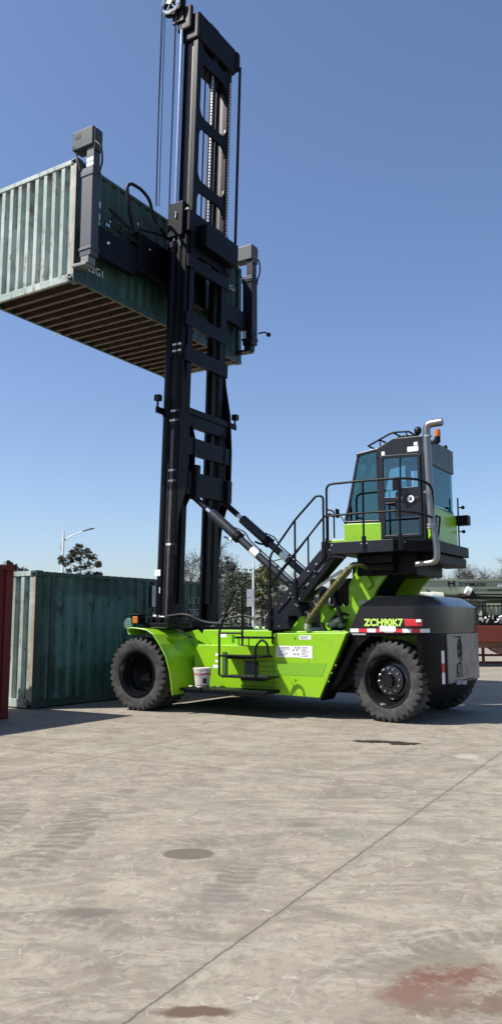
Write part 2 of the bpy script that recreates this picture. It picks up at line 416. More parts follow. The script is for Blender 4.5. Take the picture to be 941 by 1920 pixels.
# black things on the deck
b = BM(); sphere(b, L(2.95, .3, 1.58), .14, 1, 1, .9); sphere(b, L(3.25, .2, 1.60), .17, 1.1, 1, .85); Lbox(b, 3.1, 3.45, 0, .4, 1.43, 1.66)
finish('air_filter', b, MHOSE, H, bev=.02, smooth=True)
b = BM(); Lbox(b, 3.34, 3.60, .5, 1.28, 1.455, 1.49); Lbox(b, 3.36, 3.60, .9, 1.2, 1.22, 1.455); finish('battery_bracket', b, MBLACK, H, bev=.008)

# ---- fenders
def fender(sgn):
    prof = [(.90, 1.38), (.865, 1.42), (.855, 1.465), (.88, 1.497), (.95, 1.507), (1.08, 1.50), (1.30, 1.472), (1.46, 1.39), (1.61, 1.22), (1.75, 1.01), (1.85, .73), (1.92, .33)]
    th = .018; b = BM()
    inner = [(1.90, .33), (1.83, .73), (1.73, 1.0), (1.59, 1.205), (1.445, 1.372), (1.29, 1.453), (1.08, 1.48), (.95, 1.487), (.89, 1.478), (.875, 1.46), (.885, 1.425), (.915, 1.39)]
    side_prism(b, prof + inner, sgn * 1.20, sgn * 2.2)
    f = finish('fender', b, MGREEN, H, bev=.004)
    # bracing wedge where the fender meets the chassis
    b = BM()
    side_prism(b, [(1.42, 1.41), (1.95, 1.20), (1.86, .45), (1.93, .40), (1.97, .45), (2.02, 1.22), (1.75, 1.47)], sgn * 1.19, sgn * 1.23)
    finish('fender_gusset', b, MGREEN, f, bev=.004)
    b = BM()
    loft(b, [[L(1.52, sgn * 1.95, 1.335), L(1.52, sgn * 1.55, 1.335), L(1.60, sgn * 1.75, 1.23)], [L(1.80, sgn * 1.80, 1.34), L(1.80, sgn * 1.62, 1.34), L(1.79, sgn * 1.72, 1.32)]])
    finish('fender_step', b, MGREEN, f)
    # strip along the outer edge
    b = BM(); tube(b, [L(p[0], sgn * 2.205, p[1]) for p in prof], .012, 6); finish('fender_lip', b, MGREEN, f)
    return f
FE = fender(1); fender(-1)
b = BM(); Lbox(b, .80, .98, 1.85, 2.05, 1.57, 1.74); Lbox(b, .76, 1.02, 1.83, 2.07, 1.74, 1.765); LMP = finish('headlamp_box', b, MBLACK, H, bev=.01)
b = BM(); Lbox(b, .85, .97, 2.05, 2.075, 1.59, 1.72); finish('turn_signal', b, MORANGE, LMP, bev=.01)
b = BM(); Lbox(b, 1.0, 1.55, 1.2, 1.9, 1.52, 1.60); Lbox(b, 1.0, 1.5, 1.5, 1.8, 1.60, 1.70); tube(b, [L(1.1, 1.7, 1.66), L(1.1, 1.86, 1.66)], .06, 14); tube(b, [L(1.3, 1.7, 1.66), L(1.3, 1.84, 1.66)], .05, 14)
finish('hydraulic_valve_block', b, MBLACK, LMP, bev=.008)
b = BM(); lathe(b, [(0, 0), (.10, 0), (.11, .01), (.11, .02), (0, .03)], 24, 'y', L(.70, 2.02, 1.58)); tube(b, [L(.7, 2.0, 1.55), L(.9, 1.95, 1.48)], .012, 6)
mr = finish('fender_mirror', b, paint('green_grey_mirror', (.10, .2, .17), .3), H, smooth=True)
b = BM()
for k in range(3): tube(b, [L(.95 + .08 * k, 1.75, 1.30), L(.95 + .08 * k, 1.75, 1.48)], .018, 8)
split_loose(finish('fender_bracket', b, MGALV, FE))

# ---- step plate, ladder cage
b = BM(); side_prism(b, [(1.93, .40), (1.93, .445), (3.72, .455), (3.72, .40)], 1.46, 2.0); Lbox(b, 2.0, 3.68, 1.96, 1.99, .36, .40); SP = finish('step_plate', b, MBLACK, H, bev=.005)
b = BM()
tube(b, arcpts([L(3.74, 1.95, .70), L(2.74, 1.95, .68), L(2.74, 1.95, 1.46), L(3.07, 1.95, 2.18), L(3.22, 1.95, 2.19), L(3.22, 1.95, 1.22)], .06), .02, 8)
tube(b, [L(2.74, 1.95, 1.42), L(3.22, 1.95, 1.42)], .016, 8)
LAD = finish('boarding_ladder', b, MBLACK, H, smooth=True)
b = BM(); Lbox(b, 2.80, 3.76, 1.60, 1.97, .655, .69); Lbox(b, 3.2, 3.6, 1.6, 1.95, .62, .655); finish('ladder_step', b, MBLACK, LAD, bev=.004)
b = BM(); Lbox(b, 2.66, 3.55, 1.50, 1.80, 1.00, 1.035); Lbox(b, 2.75, 3.2, 1.5, 1.75, .97, 1.0); finish('ladder_step', b, MBLACK, LAD, bev=.004)
b = BM(); Lbox(b, 2.95, 3.62, 1.45, 1.78, 1.325, 1.36)
tube(b, arcpts([L(3.03, 1.77, 1.34), L(3.03, 1.77, 1.21), L(3.24, 1.77, 1.20), L(3.24, 1.77, 1.34)], .02, 3), .011, 6)
finish('ladder_step', b, MBLACK, LAD, bev=.004)
b = BM(); tube(b, arcpts([L(3.50, 1.97, .66), L(3.50, 1.97, 1.20), L(3.62, 1.97, 1.32), L(3.73, 1.97, 1.26), L(3.77, 1.97, 1.02)], .08), .02, 8); finish('grab_handle', b, MBLACK, LAD, smooth=True)

# ---- counterweight and engine hood
def cwplan(z, ins=0.0, uf=5.0, ur=6.5):
    vs = 1.42 - ins; ur -= ins; pts = [(uf, vs)]
    pts.append((6.1, vs))
    for k in range(1, 9):
        a = pi / 2 * k / 8
        pts.append((6.1 + (ur - 6.1) * sin(a), .5 + (vs - .5) * cos(a)))
    m = [(u, -v) for u, v in reversed(pts)]
    return [L(u, v, z) for u, v in pts + m]
b = BM()
loft(b, [cwplan(1.43, .0, 4.98), cwplan(1.87, .0, 5.20), cwplan(2.02, .24, 5.33), cwplan(2.05, .34, 5.36)])
CW = finish('counterweight', b, paint('counterweight_gloss', (.007, .008, .010), .24, dirt=.3, dcol=(.014, .014, .015), coat=.2, spec=.4), H, smooth=True)
# lower skirt : black, behind the wheel
b = BM()
def skplan(z, ins=0.0, uf=6.16):
    pts = [(uf, 1.36 - ins)]
    for k in range(1, 9):
        a = pi / 2 * k / 8
        pts.append((6.16 + (.33 - ins) * sin(a), .5 + (.86 - ins) * cos(a)))
    m = [(u, -v) for u, v in reversed(pts)]
    return [L(u, v, z) for u, v in pts + m]
loft(b, [skplan(.30, .30, 6.0), skplan(.52, .06), skplan(.62, .0), skplan(1.425, .0)])
Lbox(b, 5.0, 6.2, -.70, .70, .9, 1.425)
side_prism(b, [(5.02, 1.42), (5.30, 1.37), (5.9, 1.39), (6.25, 1.42)], 1.10, 1.38)
SK = finish('counterweight_skirt', b, MBLACK, CW, smooth=True)
b = BM()
side_prism(b, [(5.35, 1.1), (5.30, 1.42), (6.15, 1.42), (6.15, 1.1)], .72, .76); finish('wheel_well_panel', b, MGREEN, CW)
# wheel arch plate between box and hood
b = BM()
side_prism(b, [(5.0, 1.42), (5.06, 1.30), (4.60, .46), (4.75, .55), (5.12, 1.18), (5.32, 1.35), (5.40, 1.42)], 1.0, 1.40); finish('wheel_arch', b, MBLACK, CW)
b = BM(); side_prism(b, [(5.06, 1.40), (5.3, 1.40), (5.3, 1.425), (5.04, 1.425)], 1.40, 1.424); finish('hood_seam', b, MGALV, CW)
# silver rear panel following the curve
b = BM(); pl0 = []; 
for k in range(6, 9):
    a = pi / 2 * k / 8; pl0.append((6.165 + .345 * sin(a), .5 + .87 * cos(a)))
pl0 += [(6.51, .2), (6.51, -.2), (6.51, -.5)]
for k in range(7, 4, -1):
    a = pi / 2 * k / 8; pl0.append((6.165 + .345 * sin(a), -.5 - .87 * cos(a)))
poly = [L(u, v, .62) for u, v in pl0] + [L(u - .02, v, .62) for u, v in reversed(pl0)]
poly2 = [L(u, v, 1.42) for u, v in pl0] + [L(u - .02, v, 1.42) for u, v in reversed(pl0)]
loft(b, [poly, poly2]); RP = finish('rear_panel', b, MSILVER, CW, smooth=True)
b = BM(); Lbox(b, 6.512, 6.52, .18, .48, .70, .92); GP = finish('grille_plate', b, MHOSE, CW)
b = BM()
for k in range(6): Lbox(b, 6.52, 6.526, .19, .47, .725 + k * .034, .733 + k * .034)
split_loose(finish('grille_bar', b, MGALV, GP))
b = BM(); Lbox(b, 6.512, 6.518, -.42, .52, .63, .65); Lbox(b, 6.512, 6.516, .12, .56, 1.36, 1.375); finish('panel_seam', b, MHOSE, CW)
b = BM()
for (r, a0, a1) in ((.20, 60, 300), (.15, -60, 200), (.10, 90, 330), (.06, 0, 250)):
    tube(b, [L(6.516, .33 + r * .55 * cos(radians(a0 + (a1 - a0) * t / 14)), 1.15 + r * 1.15 * sin(radians(a0 + (a1 - a0) * t / 14))) for t in range(15)], .007, 6)
finish('emblem', b, MHOOD, CW)
b = BM(); Lbox(b, 6.50, 6.56, .3, .52, .585, .66); tube(b, [L(6.56, .42, .62), L(6.64, .42, .62)], .04, 12); finish('tow_coupling', b, MGALV, CW, bev=.01)
b = BM(); rb = BM(); 
n = 9; u0, u1 = 5.02, 6.40
def cwpt(s, z, off):                      # s: distance along the side then round the corner
    if s <= 6.1: return L(s, 1.42 + off, z)
    a = min((s - 6.1) / .75, 1) * pi / 2
    return L(6.1 + (.4 + off) * sin(a), .5 + (.92 + off) * cos(a), z)
for k in range(n):
    a = u0 + (u1 - u0) * k / n; c = u0 + (u1 - u0) * (k + 1) / n
    tgt = b if k % 2 == 0 else rb; W4 = []
    m_ = (a + c) / 2
    faces(tgt, [cwpt(a, 1.445, .004), cwpt(m_, 1.445, .004), cwpt(c, 1.445, .004), cwpt(c, 1.505, .004), cwpt(m_, 1.505, .004), cwpt(a, 1.505, .004)], [(0, 1, 4, 5), (1, 2, 3, 4)])
split_loose(finish('white_reflector', b, MWHITE, CW)); split_loose(finish('red_reflector', rb, MRED, CW))
b = BM()
for z0, z1, m_ in ((.62, .76, 0), (.92, 1.05, 0)): Lbox(b, 6.42, 6.424, .83, .87, z0, z1)
b.free()
for j, (z0, z1) in enumerate(((.62, .80), (.80, .95), (.95, 1.15))):
    b = BM(); faces(b, [L(6.43, 1.0, z0), L(6.455, .93, z0), L(6.455, .93, z1), L(6.43, 1.0, z1)], [(0, 1, 2, 3)])
    finish('reflector', b, MRED if j == 1 else MWHITE, CW)
b = BM(); loft(b, [[L(5.99, 1.42, 1.53), L(6.12, 1.40, 1.53), L(6.12, 1.40, 1.66), L(5.99, 1.42, 1.66)], [L(6.02, 1.50, 1.55), L(6.30, 1.46, 1.55), L(6.30, 1.46, 1.65), L(6.0, 1.50, 1.66)]]); TL = finish('tail_light', b, MRED, CW, bev=.008)
b = BM(); Lbox(b, 6.20, 6.28, 1.475, 1.49, 1.61, 1.655); finish('tail_light_lens', b, MWHITE, TL)
text('model_lettering', 'ZCH90K7', .155, MLIME, CW, L(5.615, 1.424, 1.60), (1, 0, 0), (0, 0, 1), bold=.006, wide=1.02)
b = BM(); Lbox(b, 5.55, 5.83, 1.424, 1.427, 1.508, 1.55); Lbox(b, 5.55, 5.83, 1.4255, 1.4285, 1.46, 1.508); finish('white_sticker', b, MWHITE, CW)
b = BM(); faces(b, [cwpt(6.50, 1.33, -.045), cwpt(6.62, 1.33, -.045), cwpt(6.62, 1.40, -.045), cwpt(6.50, 1.40, -.045)], [(0, 1, 2, 3)]); finish('white_sticker', b, MWHITE, CW)

# ---- green pedestal carrying the cab
b = BM()
cont = [(4.62, 1.45), (4.62, 2.25), (4.80, 2.62), (5.45, 2.62)]
for k in range(0, 9):
    t = k / 8; cont.append((5.42 - .36 * sin(t * pi / 2) , 2.50 - .62 * t))
cont += [(5.05, 1.45)]
side_prism(b, cont, .52, .60)
PED = finish('cab_pedestal', b, MGREEN, H, bev=.006)
b = BM()
cont = [(4.62, 1.45), (4.62, 2.25), (4.80, 2.62), (6.0, 2.68)]
for k in range(0, 9):
    t = k / 8; cont.append((5.98 - .55 * sin(t * pi / 2), 2.62 - .70 * t))
cont += [(5.4, 1.45)]
side_prism(b, cont, -.60, -.52); 
finish('pedestal_plate', b, MGREEN, PED, bev=.006)
b = BM()
prof = [(4.66, 1.46), (4.66, 2.6), (5.36, 2.6)]
for k in range(0, 9):
    t = k / 8; prof.append((5.34 - .34 * sin(t * pi / 2), 2.50 - .62 * t))
prof += [(5.0, 1.46)]
side_prism(b, prof, -.515, .515); finish('pedestal_core', b, MBLACK, PED)
b = BM(); side_prism(b, [(4.86, 2.52), (4.96, 2.56), (5.11, 2.26), (5.02, 2.18)], .602, .70); finish('pedestal_rib', b, MGREEN, PED)
b = BM(); side_prism(b, [(4.62, 1.46), (4.62, 1.90), (4.38, 1.90), (4.28, 1.84), (4.28, 1.62), (4.5, 1.46)], .2, .58); finish('pedestal_bracket', b, MGREEN, PED, bev=.006)
b = BM(); side_prism(b, [(3.66, 1.46), (3.98, 1.46), (3.98, 1.62), (3.93, 1.72), (3.86, 1.70)], .9, 1.05); finish('lifting_lug', b, MGREEN, H, bev=.006)
b = BM(); side_prism(b, [(4.05, 1.46), (4.04, 1.95), (4.13, 1.98), (4.35, 1.75), (4.25, 1.46)], .5, .62); finish('lifting_lug', b, MGREEN, H, bev=.006)
b = BM()
rnd = random.Random(11)
for k in range(16):
    p0 = (rnd.uniform(4.0, 4.6), rnd.uniform(.1, .8), rnd.uniform(1.45, 1.65)); p1 = (rnd.uniform(4.2, 4.8), rnd.uniform(.1, .6), rnd.uniform(1.7, 2.3))
    mid = ((p0[0] + p1[0]) / 2 + rnd.uniform(-.2, .2), (p0[1] + p1[1]) / 2, (p0[2] + p1[2]) / 2 + rnd.uniform(-.1, .2))
    tube(b, arcpts([L(*p0), L(*mid), L(*p1)], .3, 6), rnd.uniform(.015, .04), 8)
Lbox(b, 4.05, 4.6, -.5, .45, 1.46, 1.9); Lbox(b, 4.2, 4.62, -.4, .5, 1.95, 2.4)
finish('hydraulic_hoses', b, MHOSE, H, smooth=True)
b = BM(); tube(b, [L(4.30, .75, 1.56), L(4.42, .72, 1.60)], .07, 14); sphere(b, L(4.5, .7, 1.58), .08); tube(b, [L(4.45, .85, 1.62), L(4.55, .85, 1.66)], .05, 12); finish('turbo_coupling', b, MGALV, H, smooth=True)
# ribbed air duct
b = BM()
P0, P1 = Vector(L(4.10, 1.2, 1.60)), Vector(L(4.92, 1.2, 2.52)); pts = []; rad = []
nn = 64
for k in range(nn + 1):
    t = k / nn; p = P0.lerp(P1, t); p.x -= .03 * sin(t * pi); pts.append(p); rad.append(.060 + .013 * (1 if k % 2 else -1))
tube(b, pts, .06, 14, True, rad); DU = finish('ribbed_air_duct', b, MBRASS, H, smooth=False)
b = BM(); tube(b, arcpts([P1, P1 + Vector((.06, 0, .07)), P1 + Vector((.16, .15, .08)), P1 + Vector((.2, .5, .0))], .08), .045, 14); finish('duct_elbow', b, MBRASS, DU, smooth=True)
b = BM(); tube(b, [P0 + Vector((.03, .06, .55)), P1 + Vector((-.16, .06, -.02))], .03, 4); finish('white_shield', b, MWHITE, DU)
b = BM(); tube(b, arcpts([P0 + Vector((0, 0, -.02)), P0 + Vector((-.02, 0, -.12)), P0 + Vector((.15, .3, -.13))], .05), .05, 12); finish('duct_foot', b, MGALV, DU, smooth=True)
# decals on pedestal
b = BM(); Lbox(b, 4.83, 4.97, .602, .604, 1.93, 1.99); split_loose(finish('warning_decal', b, MGALV, PED))

# ---- staircase
b = BM()
STR = [(3.28, 1.48), (3.28, 1.62), (3.36, 1.78), (4.52, 2.97), (4.66, 2.97), (4.66, 2.78), (3.98, 2.12), (3.96, 1.86), (3.80, 1.80), (3.74, 1.62), (3.62, 1.48)]
side_prism(b, STR, 1.28, 1.30); STA = finish('staircase', b, MHOOD, H, bev=.003)
b = BM(); side_prism(b, STR, .72, .74); finish('stringer', b, MHOOD, STA, bev=.003)
b = BM(); tube(b, [L(3.55, 1.305, 1.78), L(4.55, 1.305, 2.77)], .02, 6); side_prism(b, [(3.95, 2.02), (4.62, 2.72), (4.72, 2.72), (4.05, 1.98)], 1.0, 1.3); finish('stringer_flange', b, MBLACK, STA)
for k in range(5):
    b = BM(); z = 1.70 + .25 * k; u = 3.50 + .235 * k; Lbox(b, u - .12, u + .13, .745, 1.275, z, z + .03); finish('stair_tread', b, MBLACK, STA)
b = BM()
for (u, z) in ((3.33, 1.70), (3.38, 1.66), (3.44, 1.70), (3.33, 1.54), (3.58, 1.54), (3.52, 1.93), (3.64, 1.93), (3.78, 2.05), (3.86, 2.05), (3.82, 2.12), (3.95, 2.24), (3.99, 2.42), (4.18, 2.50), (4.30, 2.50), (4.34, 2.62), (4.42, 2.64), (4.5, 2.75), (4.45, 2.85), (3.92, 1.92), (4.0, 2.02), (3.96, 1.90)):
    tube(b, [L(u, 1.298, z), L(u, 1.312, z)], .015, 8)
split_loose(finish('bolt', b, MNUT, STA))
b = BM()
tube(b, arcpts([L(3.40, 1.31, 1.50), L(3.40, 1.31, 2.80), L(3.92, 1.31, 3.42), L(4.36, 1.31, 3.83), L(4.49, 1.31, 3.80), L(4.49, 1.31, 2.62)], .10), .021, 8)
tube(b, [L(3.92, 1.31, 3.42), L(3.92, 1.31, 2.10)], .019, 8); 
tube(b, [L(3.40, 1.31, 2.30), L(4.49, 1.31, 3.42)], .017, 8)
Lbox(b, 3.37, 3.43, 1.30, 1.34, 1.50, 2.0); Lbox(b, 3.89, 3.95, 1.30, 1.34, 2.02, 2.35); Lbox(b, 4.46, 4.52, 1.30, 1.34, 2.7, 3.0)
finish('handrail', b, MBLACK, STA, smooth=True)
b = BM()
tube(b, arcpts([L(3.07, .75, 1.50), L(3.07, .75, 2.27), L(4.19, .75, 3.50), L(4.34, .75, 3.58), L(4.42, .75, 3.50)], .10), .019, 8)
tube(b, [L(3.89, .75, 3.17), L(3.89, .75, 2.45)], .017, 8); tube(b, [L(4.30, .75, 3.56), L(4.30, .75, 2.9)], .017, 8)
finish('handrail', b, MBLACK, STA, smooth=True)

# ---- platform and cab underframe
b = BM()
plat = [(4.60, 1.34), (5.78, 1.34), (6.12, 1.02), (6.38, .80), (6.38, -.85), (4.60, -.85)]
loft(b, [[L(u, v, 2.78) for u, v in plat], [L(u, v, 2.965) for u, v in plat]])
PLT = finish('platform', b, MBLACK, H, bev=.008)
b = BM(); Lbox(b, 4.60, 5.79, 1.342, 1.352, 2.775, 2.975); finish('platform_lit_face', b, MHOOD, PLT, bev=.003)  # paler paint imitates sunlight on the near edge, black slab keeps the rear shaded
b = BM(); Lbox(b, 4.85, 5.95, -.62, .72, 2.42, 2.775); Lbox(b, 4.95, 5.6, .2, .95, 2.62, 2.775); Lbox(b, 5.9, 6.30, -.95, .55, 2.60, 2.775); tube(b, [L(4.95, .8, 2.6), L(5.6, .8, 2.55)], .09, 14)
tube(b, [L(5.1, .74, 2.45), L(5.1, .74, 2.6)], .10, 14); tube(b, [L(5.45, .74, 2.47), L(5.45, .74, 2.62)], .07, 14)
finish('cab_mount', b, MBLACK, PLT, bev=.015)
b = BM()
for v0 in (1.345,):
    for u in (4.62, 5.27, 5.9):
        for du, dz in ((-.05, .90), (.05, .90), (0, .82)):
            vv = v0 if u < 5.8 else 1.22
            tube(b, [L(u + du, vv - .01, 2.0 + dz + .03), L(u + du, vv + .012, 2.0 + dz + .03)], .013, 8)
split_loose(finish('bolt', b, MNUT, PLT))
b = BM()
tube(b, arcpts([L(4.58, 1.36, 2.86), L(4.58, 1.36, 4.0), L(5.27, 1.36, 4.0), L(5.92, 1.33, 3.99), L(6.25, 1.22, 3.95), L(6.38, 1.05, 3.85), L(6.38, 1.0, 2.9)], .12), .021, 8)
tube(b, arcpts([L(4.58, 1.36, 3.44), L(5.27, 1.36, 3.45), L(5.92, 1.33, 3.44), L(6.25, 1.22, 3.38), L(6.38, 1.05, 3.32)], .12), .018, 8)
for u, v in ((5.27, 1.36), (5.91, 1.33)):
    tube(b, [L(u, v, 2.84), L(u, v, 4.0)], .019, 8); Lbox(b, u - .035, u + .035, v - .02, v + .01, 2.80, 3.05)
Lbox(b, 4.55, 4.61, 1.34, 1.37, 2.80, 3.05)
tube(b, arcpts([L(4.72, 1.36, 3.05), L(4.72, 1.36, 3.52), L(4.60, 1.36, 3.55)], .06), .015, 8)
finish('guard_rail', b, MBLACK, PLT, smooth=True)
b = BM()
tube(b, arcpts([L(4.62, -.80, 2.96), L(4.62, -.80, 3.9), L(4.9, -.80, 3.95)], .1), .018, 8)
finish('guard_rail', b, MBLACK, PLT, smooth=True)

# ---- cab
CV0, CV1 = -.72, .76
b = BM()
def bar(p, q, w=.07, h=.07):
    p, q = Vector(p), Vector(q); d = (q - p).normalized()
    up = Vector((0, 0, 1)) if abs(d.z) < .8 else Vector((1, 0, 0))
    x = d.cross(up).normalized(); y = x.cross(d)
    loft(b, [[c + x * a * w / 2 + y * e * h / 2 for a, e in ((-1, -1), (1, -1), (1, 1), (-1, 1))] for c in (p, q)])
for v in (CV0 + .035, CV1 - .035):
    bar(L(4.66, v, 3.40), L(4.92, v, 4.60), .05, .05)           # front post
    bar(L(5.35, v, 3.0), L(5.31, v, 4.62), .07, .10)            # B post
    bar(L(6.11, v, 3.0), L(6.11, v, 4.62), .08, .08)            # rear post
    bar(L(4.64, v, 3.38), L(5.38, v, 3.36), .06, .06)
    bar(L(4.90, v, 4.60), L(5.35, v, 4.66), .06, .06)
bar(L(4.92, CV0, 4.60), L(4.92, CV1, 4.60), .06, .06); bar(L(4.65, CV0, 3.39), L(4.65, CV1, 3.39), .06, .06)
bar(L(6.13, CV0, 3.60), L(6.13, CV1, 3.60), .06, .06)
side_prism(b, [(5.27, 4.50), (5.27, 4.66), (5.60, 4.82), (6.15, 4.80), (6.17, 4.46)], CV1 - .05, CV1 + .01)   # roof side fascia
side_prism(b, [(5.27, 4.50), (5.27, 4.66), (5.60, 4.82), (6.15, 4.80), (6.17, 4.46)], CV0 - .01, CV0 + .05)
loft(b, [[L(5.27, CV0, 4.60), L(5.27, CV1, 4.60), L(5.27, CV1, 4.64), L(5.27, CV0, 4.64)], [L(5.60, CV0, 4.72), L(5.60, CV1, 4.72), L(5.60, CV1, 4.79), L(5.60, CV0, 4.79)], [L(6.17, CV0, 4.70), L(6.17, CV1, 4.70), L(6.17, CV1, 4.77), L(6.17, CV0, 4.77)]])
loft(b, [[L(4.90, CV0, 4.60), L(4.90, CV1, 4.60), L(4.90, CV1, 4.63), L(4.90, CV0, 4.63)], [L(5.28, CV0, 4.64), L(5.28, CV1, 4.64), L(5.28, CV1, 4.67), L(5.28, CV0, 4.67)]]) if False else None
Lbox(b, 6.14, 6.19, CV0, CV1, 4.34, 4.78)                        # rear top fascia
Lbox(b, 4.63, 6.15, CV0, CV1, 2.97, 3.06)
CAB = finish('cab', b, MHOOD, H, bev=.01)
b = BM(); loft(b, [[L(4.62, CV1 + .005, 3.02), L(5.34, CV1 + .005, 3.02), L(5.34, CV1 - .04, 3.02), L(4.66, CV1 - .04, 3.02)], [L(4.66, CV1 + .005, 3.36), L(5.34, CV1 + .005, 3.34), L(5.34, CV1 - .04, 3.34), L(4.7, CV1 - .04, 3.36)]])
Lbox(b, 4.62, 4.66, CV0, CV1, 3.02, 3.36); Lbox(b, 4.62, 5.34, CV0, CV0 + .04, 3.02, 3.35)
finish('cab_lower_panel', b, MGREEN, CAB, bev=.01)
b = BM(); Lbox(b, 4.30, 4.64, .60, .72, 2.99, 3.09); Lbox(b, 4.1, 4.66, -.6, .6, 2.99, 3.09); finish('front_step', b, MGREEN, CAB, bev=.01)
b = BM(); loft(b, [[L(6.17, CV1 - .02, 2.99), L(6.17, CV0, 2.99), L(6.16, CV0, 3.60), L(6.16, CV1 - .02, 3.60)], [L(6.24, CV1 - .02, 3.05), L(6.24, CV0 + .04, 2.93), L(6.22, CV0 + .02, 3.52), L(6.22, CV1 - .02, 3.62)]]); RPN = finish('cab_rear_panel', b, MGREEN, CAB, bev=.02)
b = BM(); tube(b, arcpts([L(6.26, .56, 3.02), L(6.26, .62, 3.22), L(6.26, .56, 3.42), L(6.26, .34, 3.42), L(6.26, .50, 3.02), L(6.26, .56, 3.02)], .05), .018, 6); finish('panel_handle', b, MBLACK, RPN)
b = BM(); faces(b, [L(6.255, .50, 3.08), L(6.255, .42, 3.08), L(6.255, .40, 3.38), L(6.255, .50, 3.38)], [(0, 1, 2, 3)]); finish('white_sticker', b, MGALV, RPN)
def pane(name, pts, mat, th=.006):
    b = BM(); P = [Vector(L(*p)) for p in pts]; n = (P[1] - P[0]).cross(P[2] - P[0]).normalized() * th
    loft(b, [[p for p in P], [p + n for p in P]]); return finish(name, b, mat, CAB)
pane('side_window', [(4.70, CV1 - .03, 3.42), (5.29, CV1 - .03, 3.40), (5.27, CV1 - .03, 4.62), (4.94, CV1 - .03, 4.58)], MGLASS)
pane('side_window', [(4.70, CV0 + .03, 3.42), (5.29, CV0 + .03, 3.40), (5.27, CV0 + .03, 4.62), (4.94, CV0 + .03, 4.58)], MGLASSF)
pane('windshield', [(4.665, CV0 + .04, 3.42), (4.665, CV1 - .04, 3.42), (4.915, CV1 - .04, 4.58), (4.915, CV0 + .04, 4.58)], MGLASSF)
pane('roof_window', [(4.95, CV0 + .05, 4.615), (4.95, CV1 - .05, 4.615), (5.28, CV1 - .05, 4.645), (5.28, CV0 + .05, 4.645)], MGLASS)
pane('rear_window', [(6.165, CV0 + .06, 3.64), (6.165, CV1 - .06, 3.64), (6.165, CV1 - .06, 4.34), (6.165, CV0 + .06, 4.34)], MGLASS)
pane('side_window', [(5.42, CV0 + .03, 3.1), (6.05, CV0 + .03, 3.1), (6.05, CV0 + .03, 4.48), (5.42, CV0 + .03, 4.5)], MGLASSF)
# door (frame, window, dark lower panel)
b = BM(); V = CV1 + .012
def lbar(p, q, w=.05):
    p, q = Vector(p), Vector(q); d = (q - p).normalized(); y = Vector((-d.y, d.x))
    loft(b, [[L(c.x + y.x * a * w / 2, V + e * .02, c.y + y.y * a * w / 2) for a, e in ((-1, -1), (1, -1), (1, 1), (-1, 1))] for c in (p, q)])
lbar((5.40, 3.06), (5.38, 4.50)); lbar((5.38, 4.50), (6.06, 4.47)); lbar((6.06, 4.47), (6.07, 3.06)); lbar((5.40, 3.08), (6.07, 3.08)); lbar((5.40, 3.74), (6.07, 3.70), .07); lbar((5.72, 4.49), (5.72, 3.72), .02)
side_prism(b, [(5.60, 3.42), (5.62, 3.84), (5.72, 3.92), (6.05, 3.92), (6.05, 3.42)], V - .02, V + .005)
DOOR = finish('door', b, MHOOD, CAB, bev=.004)
b = BM(); side_prism(b, [(5.42, 3.76), (6.04, 3.73), (6.04, 4.45), (5.41, 4.48)], V - .006, V - .002); finish('door_window', b, MGLASSC, DOOR)
b = BM(); side_prism(b, [(5.42, 3.10), (6.04, 3.10), (6.04, 3.68), (5.42, 3.70)], V - .006, V - .002); finish('door_lower_window', b, glass('dark_door_glass', (.16, .18, .20)), DOOR)
b = BM(); tube(b, [L(5.45, V + .04, 3.66), L(5.62, V + .04, 3.66)], .016, 8); Lbox(b, 5.5, 5.6, V + .02, V + .04, 3.62, 3.68); finish('door_handle', b, MBLACK, DOOR)
b = BM(); tube(b, [L(5.91, V + .03, 3.71), L(5.91, V + .036, 3.71)], .062, 20); finish('round_sticker', b, MWHITE, DOOR)
b = BM(); tube(b, [L(5.91, V + .036, 3.70), L(5.91, V + .039, 3.70)], .022, 6); Lbox(b, 5.895, 5.925, V + .036, V + .039, 3.69, 3.745); finish('sticker_symbol', b, MHOOD, DOOR)
b = BM(); tube(b, arcpts([L(5.62, V, 4.08), L(5.70, V + .16, 4.10), L(5.70, V + .18, 3.98)], .05), .01, 6); Lbox(b, 5.64, 5.74, V + .14, V + .18, 3.86, 4.06); finish('door_mirror', b, MBLACK, DOOR, bev=.01)
b = BM(); V2 = CV1 + .012
for (u0, u1, z0, z1) in ((5.38, 5.44, 4.53, 4.60), (5.86, 6.06, 4.54, 4.63), (5.98, 6.05, 4.64, 4.70)): Lbox(b, u0, u1, V2, V2 + .003, z0, z1)
split_loose(finish('white_sticker', b, MWHITE, CAB))
# roof guard rack
b = BM()
for v in (.66, .30, -.1, -.5):
    tube(b, arcpts([L(5.08, v, 4.76), L(5.55, v, 4.955), L(5.85, v, 4.93)], .1), .018, 6)
    tube(b, [L(5.3, v, 4.85), L(5.33, v, 4.66)], .012, 6); tube(b, [L(5.8, v, 4.93), L(5.85, v, 4.78)], .012, 6)
for u, z in ((5.08, 4.76), (5.55, 4.955), (5.85, 4.93), (5.3, 4.85)): tube(b, [L(u, .66, z), L(u, -.5, z)], .016, 6)
finish('roof_guard', b, MBLACK, CAB)
b = BM()
for (u, v, z) in ((5.98, .55, 4.86), (5.93, -.1, 4.84), (6.1, .0, 4.84), (6.1, -.55, 4.82)):
    tube(b, [L(u, v, 4.76), L(u, v, z + .02)], .02, 8); sphere(b, L(u, v, z + .09 if (v > .5) else z + .02), .07 if v > .5 else .045, 1, .8, 1.1)
split_loose(finish('work_light', b, MHOSE, CAB, smooth=True))
b = BM(); lathe(b, [(0, 0), (.055, 0), (.055, .06), (.05, .12), (0, .13)], 16, 'z', L(6.33, .55, 4.80)); BE = finish('warning_beacon', b, MORANGE, CAB, smooth=True)
